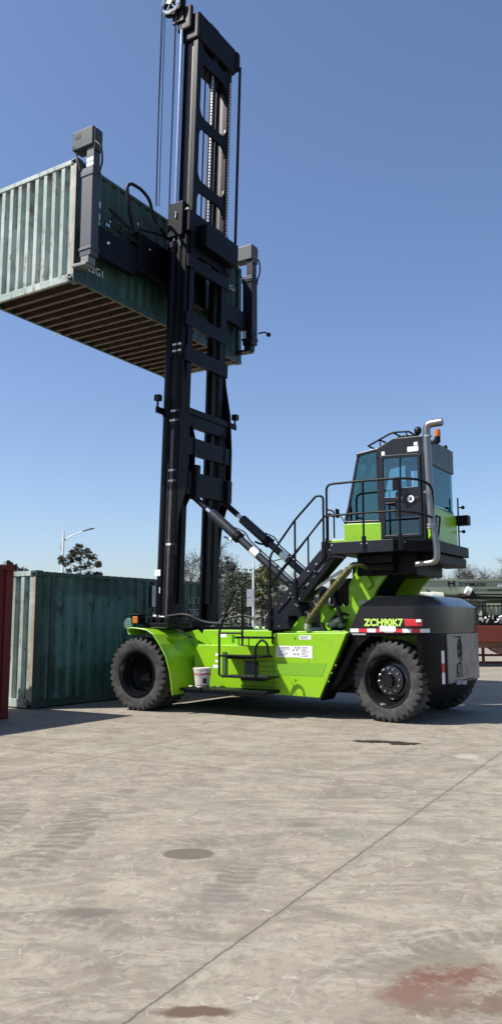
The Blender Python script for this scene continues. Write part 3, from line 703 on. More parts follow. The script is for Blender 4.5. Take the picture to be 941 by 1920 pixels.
b = BM(); tube(b, [L(6.33, .55, 4.70), L(6.33, .55, 4.81)], .05, 12); Lbox(b, 6.15, 6.35, .52, .58, 4.68, 4.71); finish('beacon_base', b, MBLACK, BE)
b = BM(); tube(b, [L(4.62, .70, 3.38), L(4.50, .78, 3.62)], .01, 6); Lbox(b, 4.49, 4.515, .72, .84, 3.48, 3.64); tube(b, [L(4.6, .7, 3.40), L(4.75, .7, 3.9)], .008, 6); finish('wiper_and_lamp', b, MHOSE, CAB)
# things on the rear right corner
b = BM(); Lbox(b, 6.20, 6.44, CV0 - .12, CV0 + .06, 3.38, 3.56); finish('tail_lamp_box', b, MBLACK, CAB, bev=.01)
b = BM(); tube(b, [L(6.24, CV0 - .02, 2.9), L(6.24, CV0 - .02, 3.9)], .015, 8)
for z in (3.27, 3.72): sphere(b, L(6.32, CV0 - .06, z), .035); tube(b, [L(6.24, CV0 - .02, z), L(6.32, CV0 - .06, z)], .012, 6)
finish('rear_conduit', b, MBLACK, CAB)
# interior
b = BM(); Lbox(b, 5.45, 5.85, -.25, .30, 3.10, 3.45); side_prism(b, [(5.42, 3.45), (5.42, 3.58), (5.80, 3.58), (5.92, 4.15), (6.02, 4.15), (5.92, 3.45)], -.24, .28); side_prism(b, [(5.90, 4.18), (5.93, 4.36), (6.03, 4.36), (6.0, 4.18)], -.1, .14)
finish('seat', b, MSEAT, CAB, bev=.03)
b = BM(); side_prism(b, [(4.80, 3.06), (4.85, 3.62), (5.02, 3.66), (5.10, 3.06)], -.15, .25); finish('dashboard', b, MSEAT, CAB, bev=.02)
b = BM()
cx = Vector(L(5.12, .05, 3.78)); ax1 = Vector((0, 1, 0)); ax2 = Vector((.55, 0, .83)).normalized() if False else Vector((.83, 0, .45)).normalized()
pts = [cx + ax1 * .19 * cos(2 * pi * k / 24) + ax2 * .19 * sin(2 * pi * k / 24) for k in range(25)]
tube(b, pts, .014, 6, False); tube(b, [cx, L(5.0, .05, 3.55)], .025, 8); tube(b, [pts[0], pts[12]], .012, 6)
finish('steering_wheel', b, MSEAT, CAB)
b = BM(); Lbox(b, 5.15, 5.30, -.60, -.35, 3.75, 3.95); Lbox(b, 4.78, 4.98, .42, .56, 3.40, 3.52); finish('monitor', b, MSEAT, CAB, bev=.01)
b = BM(); Lbox(b, 4.86, 4.92, .30, .52, 3.42, 3.54); finish('white_label', b, MWHITE, CAB)
# exhaust
b = BM()
tube(b, [L(6.34, 1.02, 3.15), L(6.30, 1.02, 4.72)], .067, 20)
tube(b, arcpts([L(6.30, 1.02, 4.72), L(6.31, 1.02, 4.92), L(6.58, 1.02, 4.93)], .16, 8), .066, 18)
tube(b, arcpts([L(6.37, 1.02, 3.16), L(6.41, 1.02, 2.85), L(6.41, 1.02, 2.58), L(6.05, 1.02, 2.56)], .13, 8), .056, 18)
EXH = finish('exhaust_pipe', b, MSTEEL, H, smooth=True)
b = BM()
for z in (3.15, 3.2, 4.70): tube(b, [L(6.34 - .02 * (z > 4), 1.02, z), L(6.34 - .02 * (z > 4), 1.02, z + .025)], .073, 20)
tube(b, [L(6.30, 1.02, 3.8), L(6.15, .78, 3.8)], .02, 6)
split_loose(finish('pipe_clamp', b, MGALV, EXH, smooth=True))

# ---- mast : coordinates s (behind the front face), v, h (height), leaning back 1.6 degrees
def M(s, v, h): return L(.40 + .028 * h + s, v, h - .028 * s)
def Mbox(bm, s0, s1, v0, v1, h0, h1):
    loft(bm, [[M(s, v, h) for s, v in ((s0, v0), (s1, v0), (s1, v1), (s0, v1))] for h in (h0, h1)])
def mprism(bm, poly, v0, v1): prism(bm, poly, lambda p, t: M(p[0], t, p[1]), v0, v1)

b = BM()
for sg in (1, -1):
    o = .80 if sg > 0 else .82
    back = [(.40, 1.50), (.36, 2.3), (.38, 3.2), (.42, 3.7), (.50, 4.0), (.62, 4.35), (.62, 5.4), (.56, 6.2), (.50, 6.5), (.42, 6.9), (.38, 7.3), (.38, 9.85)]
    mprism(b, [(.10, 9.85), (.10, 1.50)] + back, sg * (o - .04), sg * o)                       # outer side plate
    Mbox(b, .10, .15, sg * .50, sg * (o - .04), 1.5, 9.85); Mbox(b, .33, .38, sg * .50, sg * (o - .04), 1.5, 9.85)
    mprism(b, [(.38, 3.9), (.62, 4.35), (.62, 5.4), (.38, 6.3)], sg * .55, sg * .58)
OM = finish('outer_mast', b, MMAST, H, bev=.004)
b = BM()
for sg in (1, -1):
    Mbox(b, .17, .23, sg * .66, sg * .805 if sg > 0 else sg * .70, 1.55, 5.6)
Mbox(b, .085, .135, .805, .812, 1.6, 4.9); Mbox(b, .16, .27, -.775, -.76, 1.55, 7.0)
split_loose(finish('lit_web_strip', b, MRAIL, OM))  # pale strips with the sunlight on the webs put into their colour
for i, (h0, h1, s0, s1) in enumerate(((5.67, 6.07, .42, .52), (5.06, 5.43, .50, .60), (4.22, 4.70, .52, .66), (7.08, 7.40, .36, .46), (7.85, 8.15, .36, .44), (9.15, 9.42, .34, .44), (1.50, 1.66, .30, .42))):
    b = BM(); Mbox(b, s0, s1, -.80, .78, h0, h1); 
    finish('crossbar', b, MMAST, OM, bev=.006)
b = BM(); Mbox(b, -.02, .02, -1.12, 1.12, 5.92, 6.05); Mbox(b, .53, .55, -1.08, .8, 5.93, 6.06)
CB = finish('camera_bar', b, MBLACK, OM)
for sg in (1, -1):
    s_ = .0 if sg > 0 else .50
    b = BM(); Mbox(b, s_ - .06, s_ + .07, sg * 1.08 - .06, sg * 1.08 + .06, 6.17, 6.30); tube(b, [M(s_, sg * 1.08, 6.04), M(s_, sg * 1.08, 6.2)], .025, 8); finish('work_lamp', b, MHOSE, OM, bev=.02)
# white pads and bands on the rail
b = BM()
for h in (7.42, 7.28, 5.98, 5.78, 4.72, 4.50, 3.18):
    for k in range(3): Mbox(b, .10 + .085 * k, .17 + .085 * k, .802, .806, h, h + .045)
split_loose(finish('white_mark', b, MWHITE, OM))
b = BM()
for h in (7.25, 5.75, 4.45, 3.0): Mbox(b, .02, .42, .79, .80, h, h + .30) if False else Mbox(b, .08, .40, .800, .8015, h - .02, h + .22)
split_loose(finish('clamp_plate', b, MHOSE, OM))
b = BM()
for k in range(4): tube(b, [M(.27 + .028 * k, .815, 2.1), M(.27 + .028 * k, .815, 7.2)], .008, 6)
tube(b, [M(.24, .82, 7.2), M(.24, .82, 9.8)], .012, 6)
finish('mast_hoses', b, MHOSE, OM)
b = BM(); Mbox(b, -.09, .08, .80, .86, 1.58, 1.76); Mbox(b, -.05, .10, .86, .90, 1.52, 1.55); Mbox(b, .08, .2, .82, .85, 1.60, 1.64); Mbox(b, .08, .2, .82, .85, 1.70, 1.74); finish('mast_pivot_bracket', b, MWHITE, OM, bev=.01)
b = BM(); Mbox(b, .02, .07, .86, .862, 2.2, 2.32); Mbox(b, -.08, .07, .867, .870, 2.55, 2.68); finish('white_sticker', b, MWHITE, OM)
# lift cylinders in front of the rails with chrome rods
for sg in (1, -1):
    b = BM(); tube(b, [M(.03, sg * .77, 1.55), M(.03, sg * .77, 9.75)], .095, 20); LC = finish('lift_cylinder', b, MMAST, H, smooth=True)
    b = BM(); tube(b, [M(.03, sg * .77, 9.75), M(.03, sg * .77, 14.75)], .042, 16); finish('piston_rod', b, MCHROME, LC, smooth=True)
    b = BM()
    for h in (7.15, 5.9, 9.6): tube(b, [M(.03, sg * .77, h), M(.03, sg * .77, h + .12)], .112, 20)
    split_loose(finish('cylinder_collar', b, MBLACK, LC, smooth=True))
# inner mast
b = BM()
for sg in (1, -1):
    Mbox(b, .05, .10, sg * .54, sg * .70, 2.0, 14.9); Mbox(b, .30, .42, sg * .52, sg * .68, 2.0, 14.9)
IM = finish('inner_mast', b, MMAST, H, bev=.004)
b = BM()
for sg in (1, -1): Mbox(b, .10, .30, sg * .60, sg * .635, 2.0, 14.7)
finish('inner_mast_web', b, MRAIL, IM)
def plate_bar(h0, h1, gus=.22):
    b = BM(); s0, s1 = .36, .41
    poly = [(-.53, h0 - gus), (-.53, h1 + gus)]
    for k in range(5): 
        a = pi / 2 * k / 4; poly.append((-.53 + .17 * (1 - cos(a)) + .02, h1 + gus * (1 - sin(a))))
    for k in range(5):
        a = pi / 2 * (4 - k) / 4; poly.append((.53 - .17 * (1 - cos(a)) - .02, h1 + gus * (1 - sin(a))))
    poly += [(.53, h1 + gus), (.53, h0 - gus)]
    for k in range(5):
        a = pi / 2 * k / 4; poly.append((.53 - .17 * (1 - cos(a)) - .02, h0 - gus * (1 - sin(a))))
    for k in range(5):
        a = pi / 2 * (4 - k) / 4; poly.append((-.53 + .17 * (1 - cos(a)) + .02, h0 - gus * (1 - sin(a))))
    loft(b, [[M(s0, v, h) for v, h in poly], [M(s1, v, h) for v, h in poly]])
    finish('crossbar', b, MMAST, IM)
for h0, h1 in ((14.02, 14.32), (12.48, 12.74), (10.98, 11.24), (9.5, 9.8)): plate_bar(h0, h1)
b = BM(); Mbox(b, .10, .34, -.60, .60, 14.0, 14.30); Mbox(b, .05, .40, -.10, .02, 14.3, 14.6); finish('crossbar', b, MMAST, IM)
b = BM(); Mbox(b, .0, .46, -.80, .72, 14.48, 15.12); Mbox(b, .10, .40, -.2, .2, 15.1, 15.22); Mbox(b, .1, .4, -.75, -.45, 15.1, 15.2); Mbox(b, .0, .5, -.92, -.74, 14.62, 15.08); Mbox(b, -.10, .30, .70, .80, 14.72, 15.3)
finish('mast_head', b, MBLACK, IM, bev=.05)
for vv in (.92,):
    b = BM(); rr = .235; c = M(-.20, vv, 15.42)
    n = 36; ring = []
    lathe(b, [(rr, -.05), (rr, -.03), (rr - .03, -.02), (rr - .03, .02), (rr, .03), (rr, .05), (rr - .055, .05), (rr - .06, .0), (rr - .055, -.05)], 36, 'y', c) if False else None
    tube(b, [Vector(c) + Vector((rr * cos(2 * pi * k / n), 0, rr * sin(2 * pi * k / n))) for k in range(n + 1)], .038, 8, False)
    SH = finish('hose_sheave', b, MCHROME, IM, smooth=True)
    b = BM()
    for k in range(5):
        a = 2 * pi * k / 5 + .3; tube(b, [Vector(c), Vector(c) + Vector((rr * cos(a), 0, rr * sin(a)))], .022, 6)
    tube(b, [Vector(c) + Vector((0, .08, 0)), Vector(c) + Vector((0, -.06, 0))], .06, 14); finish('sheave_hub', b, MCHROME, SH, smooth=True)
    b = BM(); lathe(b, [(0, .05), (.30, .05), (.30, .10), (0, .10)], 30, 'y', c); Mbox(b, -.2, .1, .76, .84, 14.95, 15.5); finish('sheave_bracket', b, MBLACK, SH)
b = BM()
for v, s0 in ((-.03, .33), (-.60, .43)):
    b = BM(); h = 9.9
    while h < 14.1:
        Mbox(b, s0, s0 + .03, v - .012, v + .035, h, h + .050); h += .075
    finish('lift_chain', b, MCHAIN, IM)
b = BM()
for v in (-.03, .20): tube(b, [M(.30, v, 9.9), M(.30, v, 14.5)], .018 if v > .1 else .02, 6)
Mbox(b, .22, .34, -.17, -.05, 9.8, 14.5)
finish('center_hose_run', b, MBLACK, IM)
# cables from the sheave to the carriage and on the far side
b = BM()
for k, (dx, dv) in enumerate(((-.235, 0), (-.235, .05), (-.20, -.03))):
    tube(b, [Vector(M(-.20 + dx + .02, .92 + dv, 15.4)), Vector(M(-.42 + .03 * k, .92 + dv, 12.8)), Vector(M(-.38 + .025 * k, .92 + dv, 10.62))], .0095, 6)
tube(b, [M(-.10, .86, 15.2), M(-.08, .86, 10.6)], .009, 6); tube(b, [M(-.06, .88, 15.2), M(-.05, .88, 10.6)], .009, 6)
for k in range(3): tube(b, [M(.50 + .025 * k, -.86, 14.7), M(.50 + .025 * k, -.86, 10.2)], .011, 6)
finish('hoist_cable', b, MHOSE, IM)
# crosshead at the top of the outer mast
b = BM()
Mbox(b, .36, .62, -.86, .40, 9.70, 10.22); Mbox(b, -.06, .44, -.70, .78, 9.95, 10.42); Mbox(b, -.10, .30, .60, .86, 9.85, 10.62); Mbox(b, .0, .45, -.85, -.6, 9.5, 10.2)
Mbox(b, .05, .30, -.55, .55, 9.78, 9.95)
CR = finish('crosshead', b, MMAST, OM, bev=.015)
b = BM(); rnd = random.Random(5)
for k in range(14):
    v = rnd.uniform(-.5, .7); h = rnd.uniform(9.6, 10.5); s = rnd.uniform(-.1, .3)
    tube(b, arcpts([M(s, v, h), M(s + rnd.uniform(-.1, .2), v - .12, h + rnd.uniform(-.15, .15)), M(s, v - rnd.uniform(.2, .4), h - rnd.uniform(0, .3))], .1, 4), rnd.uniform(.012, .03), 6)
for k in range(5): Mbox(b, .3 + .02 * k, .36, .45 - .2 * k, .55 - .2 * k, 9.75, 9.95)
finish('crosshead_hoses', b, MHOSE, OM)
b = BM()
for (s, v, h) in ((.18, .82, 9.72), (.22, .82, 9.6), (.12, .87, 10.25), (.30, .66, 9.55)): Mbox(b, s, s + .03, v, v + .02, h, h + .14)
for k in range(6): Mbox(b, .44 + .0 * k, .46, .3 - .12 * k, .34 - .12 * k, 9.78, 9.82)
split_loose(finish('hose_fitting', b, MCHROME, OM))
b = BM(); Mbox(b, .1, .4, .55, .80, 10.42, 10.46); finish('crosshead_cap', b, MGALV, OM)
# white strip on the far rail, painted as light seen through a long slot
b = BM(); Mbox(b, .47, .50, -.826, -.822, 4.95, 5.5); finish('slot_light_strip', b, MWHITE, OM)

# ---- tilt cylinders
for sg in (1, -1):
    v = .58 * sg
    p0 = Vector(L(1.12, v, 4.20)); p3 = Vector(L(3.52, v, 2.22)); d = (p3 - p0)
    b = BM(); tube(b, [p0 + d * .20, p0 + d * .46], .10, 18); tube(b, [p0 + d * .46, p3], .075, 18); sphere(b, p3, .10); TC = finish('tilt_cylinder', b, MCYL, H, smooth=True)
    b = BM(); tube(b, [p0 + d * .14, p0 + d * .21], .045, 14); finish('piston_rod', b, MCHROME, TC, smooth=True)
    b = BM(); tube(b, [p0, p0 + d * .15], .062, 14); tube(b, [p0 + Vector((0, -.1, 0)), p0 + Vector((0, .1, 0))], .08, 14); finish('cylinder_eye', b, MBLACK, TC, smooth=True)
    b = BM(); tube(b, [p0 + d * .445, p0 + d * .48], .115, 18); finish('cylinder_collar', b, MBLACK, TC, smooth=True)
    b = BM(); up = Vector((.05, 0, .10)); tube(b, arcpts([p0 + d * .42 + up, p0 + d * .50 + up * 1.6, p0 + d * .56 + up, p0 + d * .97 + up], .08), .014, 6)
    for t in (.5, .66, .82): tube(b, [p0 + d * t, p0 + d * t + up * 1.15], .022, 6)
    finish('cylinder_pipe', b, MHOSE, TC)
    b = BM(); tube(b, [p0 + d * .60, p0 + d * .66], .079, 18); finish('white_label', b, MWHITE, TC, smooth=True)
    b = BM(); q = p0 + d * .42 - up * 1.3; tube(b, arcpts([q + Vector((-.12, -.05, .06)), q, q + Vector((.14, -.05, 0)), q + Vector((.2, 0, .1))], .06), .022, 8); finish('hose_fitting', b, MCHROME if sg > 0 else MBLACK, TC, smooth=True)
b = BM(); Mbox(b, .60, .74, .50, .64, 4.15, 4.85); Mbox(b, .60, .74, -.66, -.52, 4.15, 4.7); split_loose(finish('tilt_cylinder_lug', b, MBLACK, OM, bev=.02))
b = BM(); tube(b, [L(3.4, .58, 1.5), L(3.55, .58, 2.25)], .10, 12); tube(b, [L(3.4, -.58, 1.5), L(3.55, -.58, 2.25)], .10, 12); Lbox(b, 3.3, 3.75, .45, .7, 1.44, 1.7); Lbox(b, 3.3, 3.75, -.7, -.45, 1.44, 1.7); finish('tilt_cylinder_bracket', b, MBLACK, H, smooth=True)
# hoses from mast foot to chassis
b = BM()
tube(b, arcpts([L(.62, .80, 1.72), L(1.2, .85, 1.78), L(1.6, .80, 1.60), L(2.2, .75, 1.58)], .3, 8), .035, 8)
tube(b, arcpts([L(1.5, .3, 1.50), L(1.9, .3, 1.72), L(2.3, .2, 1.75), L(2.6, .3, 1.5)], .3, 8), .028, 8)
tube(b, arcpts([L(1.0, .2, 1.50), L(1.5, .3, 1.50), L(1.75, .0, 1.9)], .3, 8), .028, 8)
Lbox(b, .9, 1.8, -.7, .7, 1.40, 1.52); Lbox(b, 1.0, 1.3, .5, .8, 1.5, 1.62)
finish('supply_hoses', b, MHOSE, H, smooth=True)

# ---- spreader
b = BM()
side_prism(b, [(.12, 8.95), (.12, 9.78), (.34, 9.78), (.34, 8.95)], .0, 1.55); side_prism(b, [(.12, 8.95), (.12, 9.55), (.34, 9.55), (.34, 8.95)], -1.55, 0)
side_prism(b, [(.15, 8.80), (.15, 9.42), (.32, 9.42), (.32, 8.80)], 1.55, 2.84)
side_prism(b, [(.15, 8.98), (.15, 9.42), (.32, 9.42), (.32, 8.98)], -2.78, -1.55)
SPR = finish('spreader', b, MMAST, H, bev=.015)
b = BM(); Mbox(b, -.45, .0, -.62, .62, 8.55, 10.1) if False else Lbox(b, .34, .62, -.55, .55, 8.70, 9.9); finish('carriage', b, MMAST, SPR, bev=.01)
for sg in (1, -1):
    vo = 3.06 if sg > 0 else -3.06; vi = 2.85 if sg > 0 else -2.80
    b = BM(); Lbox(b, .17, .46, min(vo, vi), max(vo, vi), 8.62, 10.46); Lbox(b, .15, .48, min(vo, vi) - .015, max(vo, vi) + .015, 10.28, 10.40); Lbox(b, .15, .48, min(vo, vi) - .015, max(vo, vi) + .015, 8.74, 8.80)
    EP = finish('end_post', b, MPOST if sg > 0 else MHOOD, SPR, bev=.012)
    b = BM(); m_ = (vo + vi) / 2; Lbox(b, .27, .46, m_ - .09, m_ + .09, 10.46, 10.9); 
    finish('post_neck', b, MPOST if sg > 0 else MHOOD, SPR, bev=.006)
    b = BM(); Lbox(b, -.08, .46, m_ - .14, m_ + .14, 10.90, 11.30); Lbox(b, .46, .50, m_ - .11, m_ + .11, 10.80, 11.24); finish('twistlock_head', b, MGREYP if sg < 0 else paint('head_grey', (.035, .045, .050), .45, spec=.3), SPR, bev=.02)
    b = BM(); Lbox(b, .0, .14, m_ + sg * .14, m_ + sg * .145, 11.12, 11.20); Lbox(b, -.08, .0, m_ + sg * .14, m_ + sg * .145, 10.92, 10.99); split_loose(finish('head_slot', b, MHOSE, SPR))
    b = BM(); Lbox(b, .275, .455, m_ + sg * .09, m_ + sg * .093, 10.58, 10.66); Lbox(b, .275, .455, m_ + sg * .09, m_ + sg * .093, 10.48, 10.56); split_loose(finish('white_band', b, MWHITE, SPR))
    b = BM(); Lbox(b, .20, .40, m_ - .1, m_ + .1, 8.48, 8.62); loft(b, [[L(-.02, m_ + d * .12, z) for d, z in ((-1, 8.46), (1, 8.46), (1, 8.52), (-1, 8.52))], [L(.36, m_ + d * .12, z) for d, z in ((-1, 8.44), (1, 8.44), (1, 8.50), (-1, 8.50))]]); finish('lower_latch', b, MLATCH if sg > 0 else MHOOD, SPR, bev=.008)
    b = BM(); tube(b, arcpts([L(.50, m_ + .1, 10.95), L(.66, m_ + .1, 10.8), L(.66, m_ + .05, 10.5), L(.52, m_, 10.3)], .12), .02, 8); tube(b, [L(-.02, m_ + .1, 10.9), L(.12, m_ + .1, 10.45)], .018, 8); finish('post_hose', b, MHOSE, SPR, smooth=True)
# hose loop over the container and cables lying on the beam
b = BM()
tube(b, arcpts([L(.30, 1.62, 9.75), L(.34, 1.86, 10.2), L(.34, 1.92, 10.62), L(.34, 1.78, 10.74), L(.34, 1.45, 10.76), L(.34, 1.18, 10.66), L(.34, 1.08, 10.4), L(.34, .95, 10.22), L(.34, .5, 10.05)], .12, 6), .036, 10)
tube(b, arcpts([L(.30, 1.62, 9.78), L(.34, 1.78, 9.72), L(.36, 2.1, 9.78), L(.36, 2.45, 9.86)], .12, 6), .03, 8)
tube(b, arcpts([L(.34, 1.45, 9.85), L(.36, .9, 10.0), L(.36, .3, 10.05)], .2, 6), .03, 8)
finish('hose_loop', b, MHOSE, SPR, smooth=True)
b = BM()
for k in range(10):
    v = 2.6 - k * .09; tube(b, arcpts([L(.35, v, 9.45), L(.40, v - .06, 9.55 + .12 * (k % 3)), L(.38, v - .2, 9.5), L(.36, v - .35, 9.48)], .08, 4), .014, 6)
finish('hose_bundle', b, MHOSE, SPR)
b = BM()
for (v, z) in ((2.55, 9.44), (2.48, 9.44), (2.45, 9.55), (1.60, 9.86), (.86, 10.12), (.92, 10.14), (.9, 9.95)): Lbox(b, .35, .385, v - .02, v + .02, z, z + .07)
sphere(b, L(.50, 2.62, 9.02), .035); sphere(b, L(.38, 1.2, 9.5), .02)
split_loose(finish('hose_fitting', b, MCHROME, SPR))
b = BM(); tube(b, arcpts([L(.5, -3.05, 8.95), L(.7, -3.05, 8.95), L(.78, -3.05, 8.85)], .03), .02, 6); sphere(b, L(.80, -3.05, 8.86), .06); finish('spreader_lamp', b, MHOSE, SPR, smooth=True)
b = BM(); Lbox(b, .25, .33, -2.715, -2.712, 8.75, 8.95); finish('white_sticker', b, MWHITE, SPR)

# ================================================================== CONTAINERS
def corrug_pts(length, period, depth, flat=.30):
    """trapezoid profile along t, offset d (0 = outer, depth = inner)"""
    pts = []; t = 0; n = max(1, int(round(length / period))); p = length / n
    for k in range(n):
        a = k * p
        pts += [(a, 0), (a + p * flat, 0), (a + p * .5, depth), (a + p * (.5 + flat), depth)]
    pts.append((length, 0)); return pts
def make_container(name, label, loc, rz, mats, tilt=0.0, flip=False, doors=True, group=None):
    """x along the length, near end (visible) at x=0, rear face (towards +u of machine) at y=0, box goes to y=+W in local... """
    Lc, W, Hc = 6.058, 2.438, 2.591
    end, side, post, rail, under, roofm = mats
    t = thing(name, label, 'shipping container', loc, rz, group)
    c = .10
    # local: x length, y width, z up
    for (y, sg) in ((.012, 1), (W - .012, -1)):
        b = BM(); pr = corrug_pts(Lc - 2 * c, .278, .036)
        v0 = [b.verts.new((c + a, y + sg * d, .14)) for a, d in pr]; v1 = [b.verts.new((c + a, y + sg * d, Hc - .09)) for a, d in pr]
        for i in range(len(pr) - 1): b.faces.new((v0[i], v0[i + 1], v1[i + 1], v1[i]))
        finish('side_wall', b, side, t, recalc=False)
    for (x, sg) in ((.02, 1), (Lc - .02, -1)):
        if sg < 0 and doors:
            b = BM()
            for y0, y1 in ((c, W / 2 - .01), (W / 2 + .01, W - c)): box(b, x - .05, x, y0, y1, .16, Hc - .12)
            d = finish('door_leaf', b, side, t)
            b = BM()
            for y in (c + .25, c + .75, W / 2 + .35, W - c - .25): tube(b, [(Lc - .01, y, .15), (Lc - .01, y, Hc - .1)], .02, 6)
            finish('locking_bar', b, MGALV, t)
            continue
        b = BM(); pr = corrug_pts(W - 2 * c, .240, .075, .37)
        v0 = [b.verts.new((x + sg * d, c + a, .17)) for a, d in pr]; v1 = [b.verts.new((x + sg * d, c + a, Hc - .10)) for a, d in pr]
        for i in range(len(pr) - 1): b.faces.new((v0[i], v0[i + 1], v1[i + 1], v1[i]))
        finish('end_wall', b, end, t, recalc=False)
    b = BM(); pr = corrug_pts(Lc - .16, .21, .02)
    v0 = [b.verts.new((.08 + a, .05, Hc - .012 - d)) for a, d in pr]; v1 = [b.verts.new((.08 + a, W - .05, Hc - .012 - d)) for a, d in pr]
    for i in range(len(pr) - 1): b.faces.new((v0[i], v0[i + 1], v1[i + 1], v1[i]))
    finish('roof', b, roofm, t, recalc=False)
    for x0 in (0.003, Lc - .16 - .003):
        for y0 in (.003, W - .093):
            b = BM(); box(b, x0, x0 + .16, y0, y0 + .09, .12, Hc - .12)
            cp = finish('corner_post', b, rail, t, bev=.01)
            if x0 < 1:
                b = BM(); box(b, -.004, .002, y0 + .008, y0 + .082, .13, Hc - .13); finish('post_face', b, post, cp)
            for z0 in (0, Hc - .118):
                b = BM(); yy = 0 if y0 < 1 else W - .162; xx = 0 if x0 < 1 else Lc - .178
                box(b, xx, xx + .178, yy, yy + .162, z0, z0 + .118)
                cc = finish('corner_casting', b, rail, t, bev=.012)
                b = BM(); ex = xx - .001 if x0 < 1 else xx + .179; ey = -.001 if y0 < 1 else W + .001
                tube(b, [(ex, yy + .05, z0 + .06), (ex, yy + .11, z0 + .06)], .028, 8)
                finish('casting_hole', b, MHOSE, cc)
    b = BM()
    for y0 in (0.004, W - .064):
        box(b, .178, Lc - .178, y0, y0 + .06, .02, .155)
    for y0 in (0.004, W - .064): box(b, .178, Lc - .178, y0, y0 + .06, Hc - .092, Hc - .02)
    split_loose(finish('rail', b, rail, t, bev=.006))
    b = BM()
    for x0 in (0.004, Lc - .066): box(b, x0, x0 + .062, .162, W - .162, .02, .17); box(b, x0, x0 + .062, .162, W - .162, Hc - .105, Hc - .01)
    split_loose(finish('end_rail', b, end, t, bev=.006))
    b = BM(); box(b, .06, Lc - .06, .064, W - .064, .13, .15); finish('floor', b, under, t)
    b = BM(); x = .33
    while x < Lc - .3:
        box(b, x, x + .045, .064, W - .064, .022, .128); box(b, x + .045, x + .075, .07, W - .07, .022, .03); x += .30
    finish('cross_members', b, under, t)
    return t
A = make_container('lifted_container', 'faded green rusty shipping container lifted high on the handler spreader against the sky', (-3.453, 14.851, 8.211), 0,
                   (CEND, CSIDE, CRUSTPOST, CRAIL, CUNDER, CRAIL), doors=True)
# container local x -> away (aw), local y -> forward (fo)
def orient(o, loc, th):
    aw = Vector((sin(th), cos(th), 0)); fo = Vector((-cos(th), sin(th), 0))
    o.rotation_euler = (0, 0, math.atan2(aw.y, aw.x)); o.location = loc
orient(A, (-3.453, 14.851, 8.211), TH)
def AT(x, z, y=-.002): return (x, y, z)
# markings painted on the long side facing the mast (y=0 face, reading direction +x)
text('container_marking', 'JLU 2', .30, MWHITE, A, AT(.60, 1.62), (0, 0, 1), (-1, 0, 0), ext=.001, bold=.006)
text('container_marking', '22G1', .22, MWHITE, A, AT(.62, .42), (1, 0, 0), (0, 0, 1), ext=.001)
text('container_marking', '22G1', .2, MWHITE, A, AT(5.55, 1.9), (1, 0, 0), (0, 0, 1), ext=.001)
b = BM()
for k in range(2): box(b, 1.9 + k * 2.0, 1.98 + k * 2.0, 2.36, 2.44, -.004, .012)
split_loose(finish('pocket_plate', b, MWHITE, A))

BH = radians(33.5)
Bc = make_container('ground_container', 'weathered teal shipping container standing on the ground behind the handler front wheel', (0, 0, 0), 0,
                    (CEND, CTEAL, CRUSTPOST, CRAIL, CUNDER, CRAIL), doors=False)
orient(Bc, (-4.07, 15.25, 0.004), BH)
b = BM(); box(b, .38, .46, -.012, -.002, .1, 2.5); finish('placard_strip', b, CRAIL, Bc)
b = BM(); box(b, 3.36, 3.48, -.006, -.003, 1.95, 2.42); finish('placard', b, MWHITE, Bc)
text('container_number', '5', .20, MWHITE, Bc, (3.41, -.008, 1.75), (1, 0, 0), (0, 0, 1))
text('container_number', 'LU 30', .22, MGALV, Bc, (4.95, -.006, 2.12), (1, 0, 0), (0, 0, 1), ext=.001)
text('container_number', '22G1', .22, MGALV, Bc, (4.95, -.006, 1.84), (1, 0, 0), (0, 0, 1), ext=.001)
Rc = make_container('red_container', 'dark red shipping container standing in front of the teal container', (0, 0, 0), 0,
                    (MREDTOP,) * 4 + (CUNDER, MREDTOP), doors=False)
RTH = radians(31)
orient(Rc, (-4.08 - 6.058 * sin(RTH), 13.86 - 6.058 * cos(RTH), 0.004), RTH)

# ================================================================== BUCKET ON THE STEP
def g3(u, v, z): 
    return Vector((OX, OY, 0)) + Vector((cos(TH), -sin(TH), 0)) * u + Vector((-sin(TH), -cos(TH), 0)) * v + Vector((0, 0, z))
bk = thing('bucket', 'small white plastic bucket with a pinkish band on the black side step', 'bucket', g3(2.31, 1.85, .456))
b = BM(); lathe(b, [(0, .045), (.125, .045), (.130, .06), (.155, .29), (.158, .30), (.158, .315), (.166, .32), (.166, .345), (.15, .345), (0, .335)], 32, 'z'); finish('bucket_body', b, MBUCKET, bk, smooth=True)
b = BM(); lathe(b, [(.1485, .215), (.1525, .25), (.1525, .25), (.1485, .215)], 32, 'z') if False else None
n = 32
for r, z in ((.1535, .215), (.1572, .25)): pass
r0 = [b.verts.new((.1520 * cos(2 * pi * k / n), .1520 * sin(2 * pi * k / n), .225)) for k in range(n)]; r1 = [b.verts.new((.1560 * cos(2 * pi * k / n), .1560 * sin(2 * pi * k / n), .262)) for k in range(n)]
for i in range(n): b.faces.new((r0[i], r0[(i + 1) % n], r1[(i + 1) % n], r1[i]))
finish('band', b, paint('pink_band', (.42, .13, .13), .5), bk, smooth=True)
b = BM(); tube(b, [(-.16, -.02, .31), (-.08, -.15, .24), (.05, -.165, .27), (.12, -.11, .36)], .005, 6); finish('handle', b, MGALV, bk)
b = BM(); faces(b, [(.02, -.148, .08), (.08, -.128, .08), (.085, -.14, .17), (.02, -.158, .17)], [(0, 1, 2, 3)]); finish('label_mark', b, MHOOD, bk)
rg = BM(); rnd = random.Random(9)
for k in range(26):
    a = rnd.uniform(0, 2 * pi); r = rnd.uniform(.0, .2); sphere(rg, (r * cos(a) * 1.1, r * sin(a), .02), rnd.uniform(.018, .032), 1.5, 1.2, .7, 8, 5)
rag = finish('crumpled_rag', rg, MRUBBLE); rag.location = g3(2.31, 1.85, .456)
